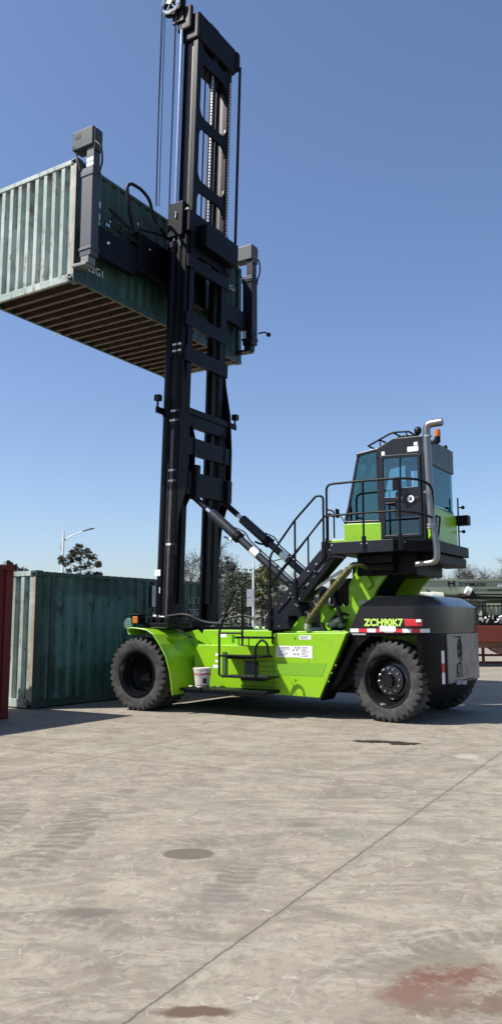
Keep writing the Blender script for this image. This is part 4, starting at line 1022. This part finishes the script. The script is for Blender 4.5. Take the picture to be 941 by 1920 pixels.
rag['label'] = 'crumpled pale rag spread under the white bucket on the black step'; rag['category'] = 'rag'

# ================================================================== GROUND
def ground_mat():
    m, nt, bs = new_mat('yard_concrete')
    tc = nt.nodes.new('ShaderNodeTexCoord'); P = tc.outputs['Object']
    sep = nt.nodes.new('ShaderNodeSeparateXYZ'); lk(nt, P, sep.inputs[0]); X, Y = sep.outputs[0], sep.outputs[1]
    n_big = noi(nt, P, .45, 5, .6, .4); n_mid = noi(nt, P, 1.9, 7, .68, .8); n_fine = noi(nt, P, 16, 6, .72); n_gr = noi(nt, P, 120, 3, .7)
    wob = noi(nt, P, 3.0, 6, .65)
    sm = nt.nodes.new('ShaderNodeMapping'); sm.inputs['Rotation'].default_value = (0, 0, radians(35)); sm.inputs['Scale'].default_value = (.8, 1.5, 1); lk(nt, P, sm.inputs['Vector'])
    n_str = noi(nt, sm.outputs[0], 1.7, 12, .76, 2.2)
    n_bl = noi(nt, P, 4.2, 8, .66, 1.4)
    c = mixc(nt, ramp(nt, n_mid, .32, .68), (.205, .180, .145), (.315, .283, .235))
    c = mixc(nt, mth(nt, 'MULTIPLY', ramp(nt, n_str, .47, .58), .60), c, (.395, .362, .305))
    c = mixc(nt, mth(nt, 'MULTIPLY', mth(nt, 'MULTIPLY', ramp(nt, n_bl, .50, .60), ramp(nt, n_big, .36, .6)), .55), c, (.185, .160, .130))
    c = mixc(nt, mth(nt, 'MULTIPLY', ramp(nt, n_big, .50, .72), .35), c, (.20, .175, .145))
    c = mixc(nt, mth(nt, 'MULTIPLY', ramp(nt, n_fine, .50, .66), .55), c, (.165, .145, .12))
    c = mixc(nt, mth(nt, 'MULTIPLY', ramp(nt, n_gr, .52, .75), .45), c, (.52, .48, .41))
    n_gr2 = noi(nt, P, 210, 2, .6)
    c = mixc(nt, mth(nt, 'MULTIPLY', ramp(nt, n_gr2, .60, .75), .5), c, (.10, .085, .07))
    # thin pale scratches and fine cracks
    vo = nt.nodes.new('ShaderNodeTexVoronoi'); vo.feature = 'DISTANCE_TO_EDGE'; vo.inputs['Scale'].default_value = 1.3
    wv = nt.nodes.new('ShaderNodeVectorMath'); wv.operation = 'ADD'; nz = nt.nodes.new('ShaderNodeTexNoise'); nz.inputs['Scale'].default_value = 2.2; nz.inputs['Detail'].default_value = 5; lk(nt, P, nz.inputs['Vector'])
    lk(nt, P, wv.inputs[0]); lk(nt, nz.outputs['Color'], wv.inputs[1]); lk(nt, wv.outputs[0], vo.inputs['Vector'])
    cr_ = mth(nt, 'MULTIPLY', mth(nt, 'SUBTRACT', 1.0, ramp(nt, vo.outputs['Distance'], .002, .012)), ramp(nt, n_bl, .48, .60))
    c = mixc(nt, mth(nt, 'MULTIPLY', cr_, .6), c, (.52, .48, .42))
    n_gn = noi(nt, P, .9, 4, .6)
    c = mixc(nt, mth(nt, 'MULTIPLY', ramp(nt, n_gn, .52, .70), .35), c, (.22, .245, .20))
    wx = mth(nt, 'MULTIPLY', mth(nt, 'SUBTRACT', wob, .5), .55)
    wn2 = noi(nt, P, 7.0, 5, .6); wy = mth(nt, 'MULTIPLY', mth(nt, 'SUBTRACT', wn2, .5), .4)
    def ell(cx, cy, rx, ry, rot, soft=.35, wobs=1.0, outer=1.0):
        dx = mth(nt, 'SUBTRACT', mth(nt, 'ADD', X, mth(nt, 'MULTIPLY', wx, wobs)), cx); dy = mth(nt, 'SUBTRACT', mth(nt, 'ADD', Y, mth(nt, 'MULTIPLY', wy, wobs)), cy)
        ca, sa = cos(rot), sin(rot)
        a = mth(nt, 'DIVIDE', mth(nt, 'ADD', mth(nt, 'MULTIPLY', dx, ca), mth(nt, 'MULTIPLY', dy, sa)), rx)
        e = mth(nt, 'DIVIDE', mth(nt, 'SUBTRACT', mth(nt, 'MULTIPLY', dy, ca), mth(nt, 'MULTIPLY', dx, sa)), ry)
        r = mth(nt, 'SQRT', mth(nt, 'ADD', mth(nt, 'MULTIPLY', a, a), mth(nt, 'MULTIPLY', e, e)))
        return mth(nt, 'SUBTRACT', 1.0, ramp(nt, r, 1 - soft, 1 + soft * .2)), r
    # tyre prints: arcs of chevron lugs
    def print_arc(cx, cy, R, w, a0, a1, lug, strength, col):
        nonlocal c
        dx = mth(nt, 'SUBTRACT', X, cx); dy = mth(nt, 'SUBTRACT', Y, cy)
        r = mth(nt, 'SQRT', mth(nt, 'ADD', mth(nt, 'MULTIPLY', dx, dx), mth(nt, 'MULTIPLY', dy, dy)))
        ang = mth(nt, 'ARCTAN2', dy, dx)
        rr = mth(nt, 'ADD', mth(nt, 'SUBTRACT', r, R), mth(nt, 'MULTIPLY', wx, .45))
        band = mth(nt, 'SUBTRACT', 1.0, ramp(nt, mth(nt, 'ABSOLUTE', rr), w * .75, w))
        aw_ = (a1 - a0) / 2; am = (a1 + a0) / 2
        along = mth(nt, 'SUBTRACT', 1.0, ramp(nt, mth(nt, 'ABSOLUTE', mth(nt, 'SUBTRACT', ang, am)), aw_ * .55, aw_))
        ph = mth(nt, 'FRACT', mth(nt, 'ADD', mth(nt, 'MULTIPLY', ang, R / lug), mth(nt, 'MULTIPLY', mth(nt, 'ABSOLUTE', rr), 2.5)))
        bars = ramp(nt, mth(nt, 'ADD', mth(nt, 'ABSOLUTE', mth(nt, 'SUBTRACT', ph, .5)), mth(nt, 'MULTIPLY', mth(nt, 'SUBTRACT', wn2, .5), .9)), .0, .42)
        f = mth(nt, 'MULTIPLY', mth(nt, 'MULTIPLY', band, along), mth(nt, 'MULTIPLY', mth(nt, 'ADD', mth(nt, 'MULTIPLY', bars, .75), .25), strength))
        f = mth(nt, 'MULTIPLY', f, mth(nt, 'MULTIPLY', ramp(nt, n_str, .70, .45), ramp(nt, n_mid, .22, .50)))
        c = mixc(nt, f, c, col)
    DK = (.13, .115, .105)
    print_arc(-4.3, 6.6, 2.95, .20, radians(-32), radians(22), .13, 0.64, DK)
    print_arc(-5.1, 6.7, 3.05, .20, radians(-25), radians(20), .13, 0.64, DK)
    print_arc(2.0, 4.9, 2.15, .16, radians(150), radians(222), .09, 0.61, DK)
    print_arc(-1.3, 8.9, 2.9, .14, radians(-80), radians(-58), .10, .40, DK)
    print_arc(-1.6, 3.0, 1.75, .12, radians(48), radians(98), .09, .40, DK)
    print_arc(3.9, 7.4, 2.6, .2, radians(150), radians(215), .13, 0.40, DK)
    print_arc(1.4, 3.2, 1.2, .14, radians(60), radians(150), .09, 0.46, DK)
    print_arc(-1.5, 12.5, 4.2, .22, radians(-60), radians(-10), .15, 0.21, DK)
    # stains
    for (cx, cy, rx, ry, rot, s, col, st, wobs) in (
        (.86, 3.90, .34, .13, .35, .6, (.165, .085, .063), 1.0, .9), (.72, 3.74, .24, .17, .2, .7, (.18, .105, .082), .95, .8), (1.05, 3.66, .40, .12, .1, .7, (.17, .12, .095), .9, .8), (1.30, 3.76, .50, .12, .1, .7, (.13, .095, .070), .9, .8), (.85, 3.60, .45, .09, 0, .7, (.16, .11, .085), .8, .8),
        (.55, 3.45, .5, .12, 0, .7, (.20, .16, .13), .5, .6),
        (-.22, 3.58, .20, .05, 0, .45, (.125, .085, .06), 1.0, .25), (-.44, 5.88, .185, .145, 0, .16, (.14, .12, .10), 1.0, .10), (-.90, 4.74, .20, .10, 0, .5, (.135, .12, .105), .75, .4),
        (-1.18, 7.98, .13, .13, 0, .5, (.16, .14, .125), .7, .15), (1.0, 7.85, .35, .25, 0, .7, (.17, .155, .14), .6, .8), (.42, 6.70, .10, .09, 0, .5, (.15, .14, .13), .7, .2),
        (1.55, 6.6, .25, .35, 0, .8, (.17, .15, .135), .5, .8), (-.25, 4.9, .45, .25, .3, .8, (.19, .17, .15), .6, 1.0), (-1.18, 12.85, .45, .09, 0, .6, (.15, .12, .10), .6, .5),
        (2.6, 10.0, .18, .2, 0, .5, (.45, .43, .4), .6, .3), (-.95, 3.5, .35, .12, 0, .8, (.17, .145, .125), .6, .8)):
        f, r = ell(cx, cy, rx, ry, rot, s, wobs)
        f = mth(nt, 'MULTIPLY', f, ramp(nt, mth(nt, 'ADD', n_fine, mth(nt, 'MULTIPLY', n_bl, .6)), .58, .86 if rx > .25 else .70), clamp=True)
        c = mixc(nt, mth(nt, 'MULTIPLY', f, st), c, col)
    # wet oil patch
    f1, _ = ell(1.72, 11.22, .36, .13, -.15, .12, .6); f2, _ = ell(2.03, 11.02, .24, .14, 0, .12, .6)
    wet = mth(nt, 'MAXIMUM', f1, f2); c = mixc(nt, mth(nt, 'MULTIPLY', wet, .95), c, (.035, .026, .018))
    # slab joints, a grid turned with the yard
    DX, DY = .4685, .8835
    p = mth(nt, 'ADD', mth(nt, 'SUBTRACT', mth(nt, 'MULTIPLY', X, DY), mth(nt, 'MULTIPLY', Y, DX)), 2.08)
    q = mth(nt, 'SUBTRACT', mth(nt, 'ADD', mth(nt, 'MULTIPLY', X, DX), mth(nt, 'MULTIPLY', Y, DY)), 7.97)
    jw = mth(nt, 'MULTIPLY', mth(nt, 'SUBTRACT', noi(nt, P, 9, 5, .7), .5), .028)
    def joint(coord, period, w):
        k = mth(nt, 'ABSOLUTE', mth(nt, 'SUBTRACT', mth(nt, 'FRACT', mth(nt, 'ADD', mth(nt, 'DIVIDE', mth(nt, 'ADD', coord, jw), period), .5)), .5))
        d = mth(nt, 'MULTIPLY', k, period)
        return mth(nt, 'SUBTRACT', 1.0, ramp(nt, d, w * .4, w)), mth(nt, 'SUBTRACT', 1.0, ramp(nt, d, w, w * 5))
    j1, h1 = joint(p, 4.2, .009); j2, h2 = joint(q, 6.8, .014)
    j = mth(nt, 'MAXIMUM', j1, mth(nt, 'MULTIPLY', j2, .8)); hl = mth(nt, 'MAXIMUM', h1, h2)
    c = mixc(nt, mth(nt, 'MULTIPLY', hl, .22), c, (.20, .17, .15)); c = mixc(nt, mth(nt, 'MULTIPLY', j, .72), c, (.09, .075, .06))
    tone = nt.nodes.new('ShaderNodeMix'); tone.data_type = 'RGBA'; tone.blend_type = 'MULTIPLY'; tone.inputs[0].default_value = 1.0; tone.inputs[7].default_value = (.84, .825, .785, 1); lk(nt, c, tone.inputs[6]); c = tone.outputs[2]
    lk(nt, c, bs.inputs['Base Color'])
    lk(nt, mth(nt, 'SUBTRACT', .88, mth(nt, 'MULTIPLY', wet, .62)), bs.inputs['Roughness'])
    bs.inputs['Specular IOR Level'].default_value = .3
    hgt = mth(nt, 'SUBTRACT', mth(nt, 'ADD', mth(nt, 'MULTIPLY', n_fine, .35), mth(nt, 'MULTIPLY', n_gr, .2)), j)
    bump(nt, bs, hgt, .35, .01)
    return m
b = BM(); faces(b, [(-60, -15, 0), (60, -15, 0), (60, 52, 0), (-60, 52, 0)], [(0, 1, 2, 3)])
yard = finish('yard', b, ground_mat()); yard['kind'] = 'structure'
mg, nt, bs = new_mat('dry_grass_ground'); v = objco(nt); n1 = noi(nt, v, .15, 6, .65); n2 = noi(nt, v, 3, 6)
c = mixc(nt, ramp(nt, n1, .35, .65), (.10, .095, .045), (.07, .085, .035)); c = mixc(nt, mth(nt, 'MULTIPLY', n2, .5), c, (.05, .045, .025)); lk(nt, c, bs.inputs['Base Color']); bs.inputs['Roughness'].default_value = .95
b = BM(); S = 3000; nseg = 12
faces(b, [(-S, -S, -.05), (S, -S, -.05), (S, S, -.05), (-S, S, -.05)], [(0, 1, 2, 3)])
ter = finish('terrain', b, mg); ter['kind'] = 'structure'
# low grassy bank behind the yard
b = BM(); ys = [51.8, 54, 58, 80]; zs = [.0, .5, .9, 1.0]; xs = [-80 + 4 * k for k in range(46)]
grid = [[b.verts.new((x, y, z + (.0 if z == 0 else .18 * noise.noise(Vector((x * .2, y * .2, 0)))))) for x in xs] for y, z in zip(ys, zs)]
for a, c_ in zip(grid, grid[1:]):
    for i in range(len(xs) - 1): b.faces.new((a[i], a[i + 1], c_[i + 1], c_[i]))
bank = finish('grass_bank', b, mg, smooth=True); bank['kind'] = 'structure'

# ================================================================== TREES
def leaf_mat(name, a, c_):
    m, nt, bs = new_mat(name); v = objco(nt); n1 = noi(nt, v, 2.2, 4); n2 = noi(nt, v, 25, 2)
    c = mixc(nt, ramp(nt, n1, .35, .65), a, c_); c = mixc(nt, mth(nt, 'MULTIPLY', n2, .4), c, tuple(x * .4 for x in a))
    lk(nt, c, bs.inputs['Base Color']); bs.inputs['Roughness'].default_value = .7
    return m
LDARK = leaf_mat('dark_leaves', (.045, .052, .038), (.075, .082, .056)); LOLIVE = leaf_mat('olive_leaves', (.11, .13, .045), (.17, .18, .07)); LGREY = leaf_mat('grey_twigs', (.10, .09, .075), (.15, .135, .11))
LMID = leaf_mat('mid_green_leaves', (.05, .07, .035), (.085, .10, .05))
def tree_mesh(seed, h, spread, trunk_r, clumps, leaves, leaf, low=.35, lsize=.12, twigs=0, clump=1.0):
    rnd = random.Random(seed); tb = BM(); cb = BM()
    pts = [Vector((0, 0, 0))]
    for k in range(1, 7): pts.append(Vector((rnd.uniform(-.08, .08) * h * .25 * k / 6, rnd.uniform(-.08, .08) * h * .25 * k / 6, h * .9 * k / 6)))
    tube(tb, pts, .1, 7, True, [trunk_r * (1 - .85 * k / 6) for k in range(7)])
    tips = []
    for k in range(clumps):
        t = low + (1 - low) * ((k + rnd.random()) / clumps); i = min(int(t * 6), 5); base = pts[i].lerp(pts[i + 1], t * 6 - i)
        a = rnd.uniform(0, 2 * pi); shape = sin(pi * min(1, (t - low) / (1 - low) * .75 + .25)) ** .7
        ln = spread * shape * rnd.uniform(.45, 1.05)
        e = base + Vector((cos(a) * ln, sin(a) * ln, ln * rnd.uniform(.25, .8)))
        e.z = min(e.z, h * rnd.uniform(.72, 1.02))
        mid = base.lerp(e, .5) + Vector((0, 0, -.08 * ln))
        tube(tb, [base, mid, e], .02, 5, True, [trunk_r * .32, trunk_r * .18, trunk_r * .06])
        tips.append((e, ln))
        for s in range(twigs):
            d = Vector((rnd.gauss(0, .5), rnd.gauss(0, .5), rnd.uniform(.3, 1.1))).normalized() * spread * rnd.uniform(.25, .6)
            st = mid.lerp(e, rnd.random()); tube(tb, [st, st + d * .5 + Vector((rnd.uniform(-.05, .05),) * 3), st + d], .01, 3, True, [.022, .014, .006])
            tips.append((st + d, ln))
    per = max(1, leaves // max(1, len(tips)))
    for e, ln in tips:
        cr = spread * rnd.uniform(.14, .30) * clump
        for k in range(per):
            p = e + Vector((rnd.gauss(0, cr * .5), rnd.gauss(0, cr * .5), rnd.gauss(0, cr * .38)))
            d1 = Vector((rnd.gauss(0, 1), rnd.gauss(0, 1), rnd.gauss(0, .6))).normalized(); d2 = d1.cross(Vector((rnd.gauss(0, 1), rnd.gauss(0, 1), rnd.gauss(0, 1)))).normalized()
            s = lsize * rnd.uniform(.5, 1.2)
            vs = [cb.verts.new(p + d1 * s), cb.verts.new(p + d2 * s * .5), cb.verts.new(p - d1 * s), cb.verts.new(p - d2 * s * .5)]; cb.faces.new(vs)
    def me(n, bm, mat):
        m_ = bpy.data.meshes.new(n); bm.to_mesh(m_); bm.free(); m_.materials.append(mat); return m_
    return me('trunk', tb, MBARK), me('crown', cb, leaf)
KINDS = {
    'clumpy': tree_mesh(4, 6.5, 1.45, .06, 50, 3000, LDARK, .42, .11, 0, .55),
    'dark': tree_mesh(8, 5.2, 1.25, .07, 30, 4200, LDARK, .28, .085, 2),
    'dark_b': tree_mesh(21, 4.9, 1.5, .07, 30, 4200, LMID, .22, .085, 2),
    'olive': tree_mesh(13, 5.3, 1.2, .08, 34, 7500, LOLIVE, .32, .09, 1),
    'bare': tree_mesh(17, 7.6, 2.0, .09, 26, 2600, LGREY, .22, .055, 12),
    'bare_b': tree_mesh(29, 7.0, 2.4, .09, 26, 2600, LGREY, .18, .055, 12),
    'round': tree_mesh(31, 6.2, 2.4, .12, 32, 5200, LMID, .15, .16),
}
def tree(kind, x, y, s, label, group, z=0.0, rz=0.0, name='tree'):
    t = thing(name, label, 'tree', (x, y, z), rz, group); t.scale = (s, s, s)
    for n, me in (('trunk', KINDS[kind][0]), ('crown', KINDS[kind][1])):
        o = bpy.data.objects.new(n, me); COL.objects.link(o); o.parent = t
def px2x(px, Y): return (px - 470.5) / 1503.0 * Y
tree('clumpy', px2x(150, 42), 42, .95, 'sparse young tree with clumped dark leaves rising above the teal container', None)
tree('clumpy', px2x(8, 41), 42, .80, 'dark tuft of a young tree peeping over the red container at the left edge', None, rz=2.0)
G1 = 'trees on the bank behind the handler'
T1 = [(343, 62, 'bare', .72), (362, 60, 'bare_b', .86), (425, 60, 'dark', 1.05), (415, 64, 'bare', .95), (444, 58, 'dark_b', .86), (457, 62, 'dark', .90), (470, 66, 'dark_b', .92), (492, 58, 'olive', .95), (505, 62, 'dark', .98), (516, 60, 'bare_b', .64), (532, 60, 'dark_b', .62), (553, 64, 'bare', .62), (573, 62, 'dark', .70), (385, 64, 'dark', .8), (402, 62, 'dark_b', .8), (600, 64, 'dark_b', .72), (320, 66, 'bare_b', .6)]
LB = {'dark': 'dark slender tree in the row seen between the mast and the stairs', 'dark_b': 'bushy mid-green tree in the row seen between the mast and the stairs',
      'bare': 'tall bare twiggy tree in the row behind the mast', 'bare_b': 'broad bare twiggy tree in the row behind the mast', 'olive': 'yellow-olive leafy tree just right of the road sign'}
for i, (px, Y, k, s) in enumerate(T1): tree(k, px2x(px, Y), Y, s, LB[k], G1 if k != 'olive' else None, .9, rz=i * 1.3)
G2 = 'bare trees beyond the mobile crane'
for i in range(26):
    px = 720 + i * 15 + random.uniform(-6, 6); Y = random.uniform(84, 98); k = ('bare', 'bare_b', 'round')[0 if i % 3 == 0 else (1 if i % 3 == 1 else (2 if i < 10 or i % 2 == 0 else 0))]
    s = random.uniform(.82, 1.08) * (.80 if k == 'round' else 1.0) * (1.0 + .12 * (px > 850))
    tree(k, px2x(px, Y), Y, s, {'bare': 'thin bare tree in the treeline above the crane boom', 'bare_b': 'spreading bare tree in the treeline above the crane boom', 'round': 'rounded dark green tree in the treeline above the crane boom'}[k], G2, 0, rz=i * 2.1)
for o_ in range(10):     # low hedge-like trees below the boom line to close the horizon
    pass
# distant wood as one mass
b = BM(); rnd = random.Random(44)
for k in range(15000):
    x = rnd.uniform(-90, 110); y = rnd.uniform(105, 112); top = 4.2 + 1.8 * noise.noise(Vector((x * .09, 0, 3))) + .8 * noise.noise(Vector((x * .5, 1, 3)))
    z = top * rnd.random() ** .7; p = Vector((x, y, z)); s = rnd.uniform(.15, .40)
    d1 = Vector((rnd.gauss(0, 1), rnd.gauss(0, .5), rnd.gauss(0, 1))).normalized(); d2 = d1.cross(Vector((rnd.gauss(0, 1), rnd.gauss(0, 1), rnd.gauss(0, 1)))).normalized()
    b.faces.new([b.verts.new(p + d1 * s), b.verts.new(p + d2 * s * .6), b.verts.new(p - d1 * s), b.verts.new(p - d2 * s * .6)])
wd = finish('far_woods', b, LMID, recalc=False); wd['kind'] = 'stuff'

# shrubs on the bank
b = BM()
for k in range(9000):
    x = rnd.uniform(-8, 22); y = rnd.uniform(54.5, 58); s = rnd.uniform(.05, .14); z = .7 + rnd.random() * .9 * (.5 + .5 * noise.noise(Vector((x * .7, y * .5, 0))))
    p = Vector((x, y, z)); d1 = Vector((rnd.gauss(0, 1), rnd.gauss(0, 1), rnd.gauss(0, 1))).normalized(); d2 = d1.cross(Vector((rnd.gauss(0, 1), rnd.gauss(0, 1), rnd.gauss(0, 1)))).normalized()
    b.faces.new([b.verts.new(p + d1 * s), b.verts.new(p + d2 * s * .6), b.verts.new(p - d1 * s), b.verts.new(p - d2 * s * .6)])
sh = finish('undergrowth', b, LMID, recalc=False); sh['kind'] = 'stuff'

# ================================================================== STREET LAMPS, SIGN
def lamp(px, Y, h, label):
    t = thing('street_lamp', label, 'street lamp', (px2x(px, Y), Y, 0), 0, 'street lamps along the road')
    b = BM(); tube(b, [(0, 0, 0), (0, 0, h - .6), (0, 0, h)], .08, 10, True, [.10, .065, .05]); finish('pole', b, MPOLE, t, smooth=True)
    b = BM(); tube(b, arcpts([(0, 0, h - .75), (.35, 0, h - .45), (1.15, 0, h - .12), (1.5, 0, h - .02)], .3), .035, 6); tube(b, arcpts([(0, 0, h - 1.5), (-.22, 0, h - 1.1), (-.1, 0, h - .7), (.6, 0, h - .33)], .25), .022, 6); finish('arm', b, MGALV, t, smooth=True)
    b = BM(); loft(b, [[(1.25 + .0, y, h - .10 + z) for y, z in ((-.08, 0), (.08, 0), (.06, .06), (-.06, .06))], [(1.75, y, h + .04 + z) for y, z in ((-.13, 0), (.13, 0), (.1, .07), (-.1, .07))], [(2.0, y, h + .10 + z) for y, z in ((-.08, 0), (.08, 0), (.06, .04), (-.06, .04))]]); finish('lamp_head', b, MHOSE, t)
    return t
lamp(118, 52, 7.6, 'white street lamp with its curved arm rising over the teal container at the left')
lamp(475, 56, 5.9, 'white street lamp with a thin arm rising among trees behind the tilt cylinders')
sg = thing('road_sign', 'pale two-part road sign board on a thin pole beside the middle street lamp', 'road sign', (px2x(469, 55), 55, .5), 0)
b = BM(); tube(b, [(0, 0, 0), (.0, 0, 2.5)], .05, 8); finish('pole', b, MHOSE, sg)
b = BM(); box(b, -.24, .24, -.08, -.03, 2.80, 3.38); finish('sign_panel', b, MSIGNBACK, sg)
b = BM(); box(b, -.24, .24, -.08, -.03, 2.20, 2.76); finish('sign_panel', b, paint('sign_pale', (.55, .55, .5), .5), sg)

# ================================================================== MOBILE CRANE AT THE RIGHT
CY = 31.0
cr = thing('mobile_crane', 'olive grey mobile crane with lowered boom and red beam, parked behind the handler', 'crane', (px2x(790, CY), CY, 0), 0)
def cx(px): return (px - 790) / 1503.0 * CY
def cz(py): return 1.6 + (1167.8 - py) / 1503.0 * CY
b = BM()
loft(b, [[(x, y, z) for y, z in ((-.38, cz(bb) + .12), (-.26, cz(bb)), (.26, cz(bb)), (.38, cz(bb) + .12), (.38, cz(tp)), (-.38, cz(tp)))] for x, bb, tp in ((-1.0, 1117, 1090), (cx(941), 1127, 1090), (13, 1134, 1090))])
bo = finish('boom', b, MCRANE, cr, bev=.02)
b = BM(); box(b, cx(868), 12, -.40, -.385, cz(1105) - .01, cz(1105) + .012); box(b, -1.2, 13, -.42, .42, cz(1090) - .02, cz(1090) + .03); finish('boom_edge', b, MCRANE, bo)
text('boom_lettering', 'ZOOMLION', .19, MHOSE, cr, (cx(878), -.387, cz(1098)), (1, 0, 0), (0, 0, 1), wide=1.0, bold=.006)
b = BM()
for dx in (-.10, .10): box(b, cx(840) + dx - .028, cx(840) + dx + .028, -.40, -.385, cz(1102), cz(1090))
box(b, cx(840) - .1, cx(840) + .1, -.40, -.385, cz(1097), cz(1095))
finish('boom_logo', b, MHOSE, cr)
b = BM()
for k in range(5): box(b, cx(925) + k * .12, cx(925) + k * .12 + .09, -.39, -.385, cz(1102), cz(1096))
split_loose(finish('white_mark', b, MWHITE, cr))
b = BM(); tube(b, [(cx(864), -.55, cz(1108)), (cx(872), -.55, cz(1112))], .16, 14); finish('hose_reel', b, MWHITE, cr, smooth=True)
b = BM(); tube(b, [(cx(870), -.5, cz(1110)), (cx(880), -.45, cz(1122))], .13, 12); tube(b, [(cx(898), 0, cz(1090)), (cx(896), 0, cz(1086))], .06, 8); finish('boom_fitting', b, MHOSE, cr, smooth=True)
b = BM(); tube(b, [(cx(780), -.6, cz(1114)), (cx(800), -.6, cz(1119))], .10, 12, True, [.05, .15]); tube(b, [(cx(800), -.6, cz(1119)), (cx(821), -.6, cz(1121))], .17, 16); finish('derricking_cylinder', b, paint('crane_pale', (.5, .52, .44), .4), cr, smooth=True)
b = BM(); tube(b, [(cx(821), -.6, cz(1121)), (cx(822), -.6, cz(1121))], .172, 16); tube(b, [(cx(792), -.6, cz(1108)), (cx(798), -.6, cz(1113))], .03, 6); finish('cylinder_gland', b, MHOSE, cr)
b = BM(); box(b, cx(820), 12, -.40, -.386, cz(1124) , cz(1120)); tube(b, [(cx(850), -.44, cz(1116)), (12, -.44, cz(1118))], .03, 6); tube(b, [(cx(905), -.46, cz(1108)), (12, -.46, cz(1109))], .022, 6)
finish('boom_pipe', b, MHOSE, cr)
b = BM(); box(b, cx(884), 12, .5, .9, cz(1172), cz(1150)); box(b, cx(889), cx(897), -.75, -.3, cz(1164), cz(1146)); box(b, cx(915), cx(924), -.80, -.70, cz(1164), cz(1158))
for px in (900, 908, 916): tube(b, [(cx(px), -.72, cz(1155)), (cx(px), -.72, cz(1134))], .02, 6)
finish('deck_locker', b, MCRANE, cr)
# superstructure, deck and chassis
b = BM(); box(b, cx(885), 12, -.6, 1.2, cz(1173), cz(1163)); box(b, cx(880), 12, -.9, 1.2, cz(1172) , cz(1164)); finish('deck', b, MHOSE, cr)
b = BM(); box(b, cx(897), cx(926), -.7, .5, cz(1155), cz(1133)); box(b, cx(870), 12, .4, .8, cz(1145), cz(1126)); finish('engine_cover', b, MCRANE, cr, bev=.03)
b = BM(); box(b, cx(930), 13, -.6, .4, cz(1163), cz(1134)); finish('winch_housing', b, MHOSE, cr, bev=.02)
b = BM()
for px in (890, 895, 928, 932): tube(b, [(cx(px), -.8, cz(1165)), (cx(px), -.8, cz(1128))], .035, 6)
tube(b, [(cx(880), -.8, cz(1138)), (cx(928), -.8, cz(1137))], .03, 6); tube(b, [(cx(880), -.8, cz(1156)), (cx(928), -.8, cz(1157))], .03, 6)
finish('deck_railing', b, MHOSE, cr)
b = BM()
for k in range(22):
    x = cx(884) + rnd.uniform(0, 1.6); z = cz(1166) + rnd.uniform(-.05, .2); tube(b, [(x, -.9, z), (x + rnd.uniform(-.15, .15), -.95, z + rnd.uniform(-.1, .15))], rnd.uniform(.02, .05), 6)
finish('deck_fittings', b, MGALV, cr)
b = BM(); box(b, -1.5, 12, -1.2, 1.2, cz(1202), cz(1173)); finish('outrigger_beam', b, MREDPAINT, cr, bev=.02)
b = BM(); box(b, -1.5, 12, -1.0, 1.0, cz(1212), cz(1202)); loft(b, [[(x, -1.1, z) for x, z in ((cx(897), cz(1212)), (cx(941), cz(1212)), (cx(935), cz(1219)), (cx(915), cz(1223)), (cx(903), cz(1217)))], [(x, -.6, z) for x, z in ((cx(897), cz(1212)), (cx(941), cz(1212)), (cx(935), cz(1219)), (cx(915), cz(1223)), (cx(903), cz(1217)))]]); finish('chassis', b, paint('brown_frame', (.20, .09, .05), .6, dirt=.5), cr)
b = BM(); box(b, cx(886), cx(889) , -.9, -.7, .1, cz(1210)); box(b, -1, 12, -.15, -.05, cz(1242), cz(1238)); box(b, -1, 12, -.5, -.4, cz(1228), cz(1224)); finish('underframe', b, MREDTOP, cr)
for x in (-.6, 7.2, 8.7, 11.0):
    b = BM(); lathe(b, [(0, -.15), (.3, -.15), (.32, -.19), (.52, -.17), (.56, -.1), (.56, .1), (.52, .17), (0, .17)], 28, 'y', (x, -.95, .56)); finish('wheel', b, MTYRE, cr, smooth=True)
b = BM(); box(b, 9.6, 12.2, -1.2, 1.2, cz(1173), 3.2); finish('driver_cab', b, MCRANE, cr, bev=.05)

# ================================================================== CAMERA, LIGHT, WORLD
cam = bpy.data.cameras.new('camera'); co = bpy.data.objects.new('camera', cam); COL.objects.link(co)
co.location = (0, 0, 1.6); co.rotation_euler = (pi / 2 + radians(7.87), 0, 0)
cam.sensor_fit = 'VERTICAL'; cam.sensor_height = 36.0; cam.lens = 1503.0 / 1920 * 36.0; cam.clip_start = .1; cam.clip_end = 8000
scene.camera = co
sl = bpy.data.lights.new('sun', 'SUN'); so = bpy.data.objects.new('sun', sl); COL.objects.link(so)
sl.energy = 5.0; sl.angle = radians(.53); sl.color = (1.0, .95, .88)
so.rotation_euler = SUN.to_track_quat('Z', 'Y').to_euler()
w = bpy.data.worlds.new('World'); scene.world = w; w.use_nodes = True; nt = w.node_tree; nt.nodes.clear()
out = nt.nodes.new('ShaderNodeOutputWorld'); bg = nt.nodes.new('ShaderNodeBackground'); sky = nt.nodes.new('ShaderNodeTexSky')
sky.sky_type = 'NISHITA'; sky.sun_disc = False; sky.sun_elevation = math.asin(SUN.z); sky.sun_rotation = math.atan2(SUN.x, SUN.y)
sky.altitude = 0; sky.air_density = 1.0; sky.dust_density = 1.0; sky.ozone_density = 3.0
bg.inputs['Strength'].default_value = .102
tn = nt.nodes.new('ShaderNodeMix'); tn.data_type = 'RGBA'; tn.blend_type = 'MULTIPLY'; tn.inputs[0].default_value = 1.0; tn.inputs[7].default_value = (.97, .98, 1.06, 1)
nt.links.new(sky.outputs[0], tn.inputs[6]); nt.links.new(tn.outputs[2], bg.inputs[0]); nt.links.new(bg.outputs[0], out.inputs[0])
vs = scene.view_settings; vs.view_transform = 'Standard'; vs.look = 'None'; vs.exposure = 0.60; vs.gamma = 1.0; vs.use_curve_mapping = False
scene.render.film_transparent = False
scene.cycles.max_bounces = 8; scene.cycles.transparent_max_bounces = 12
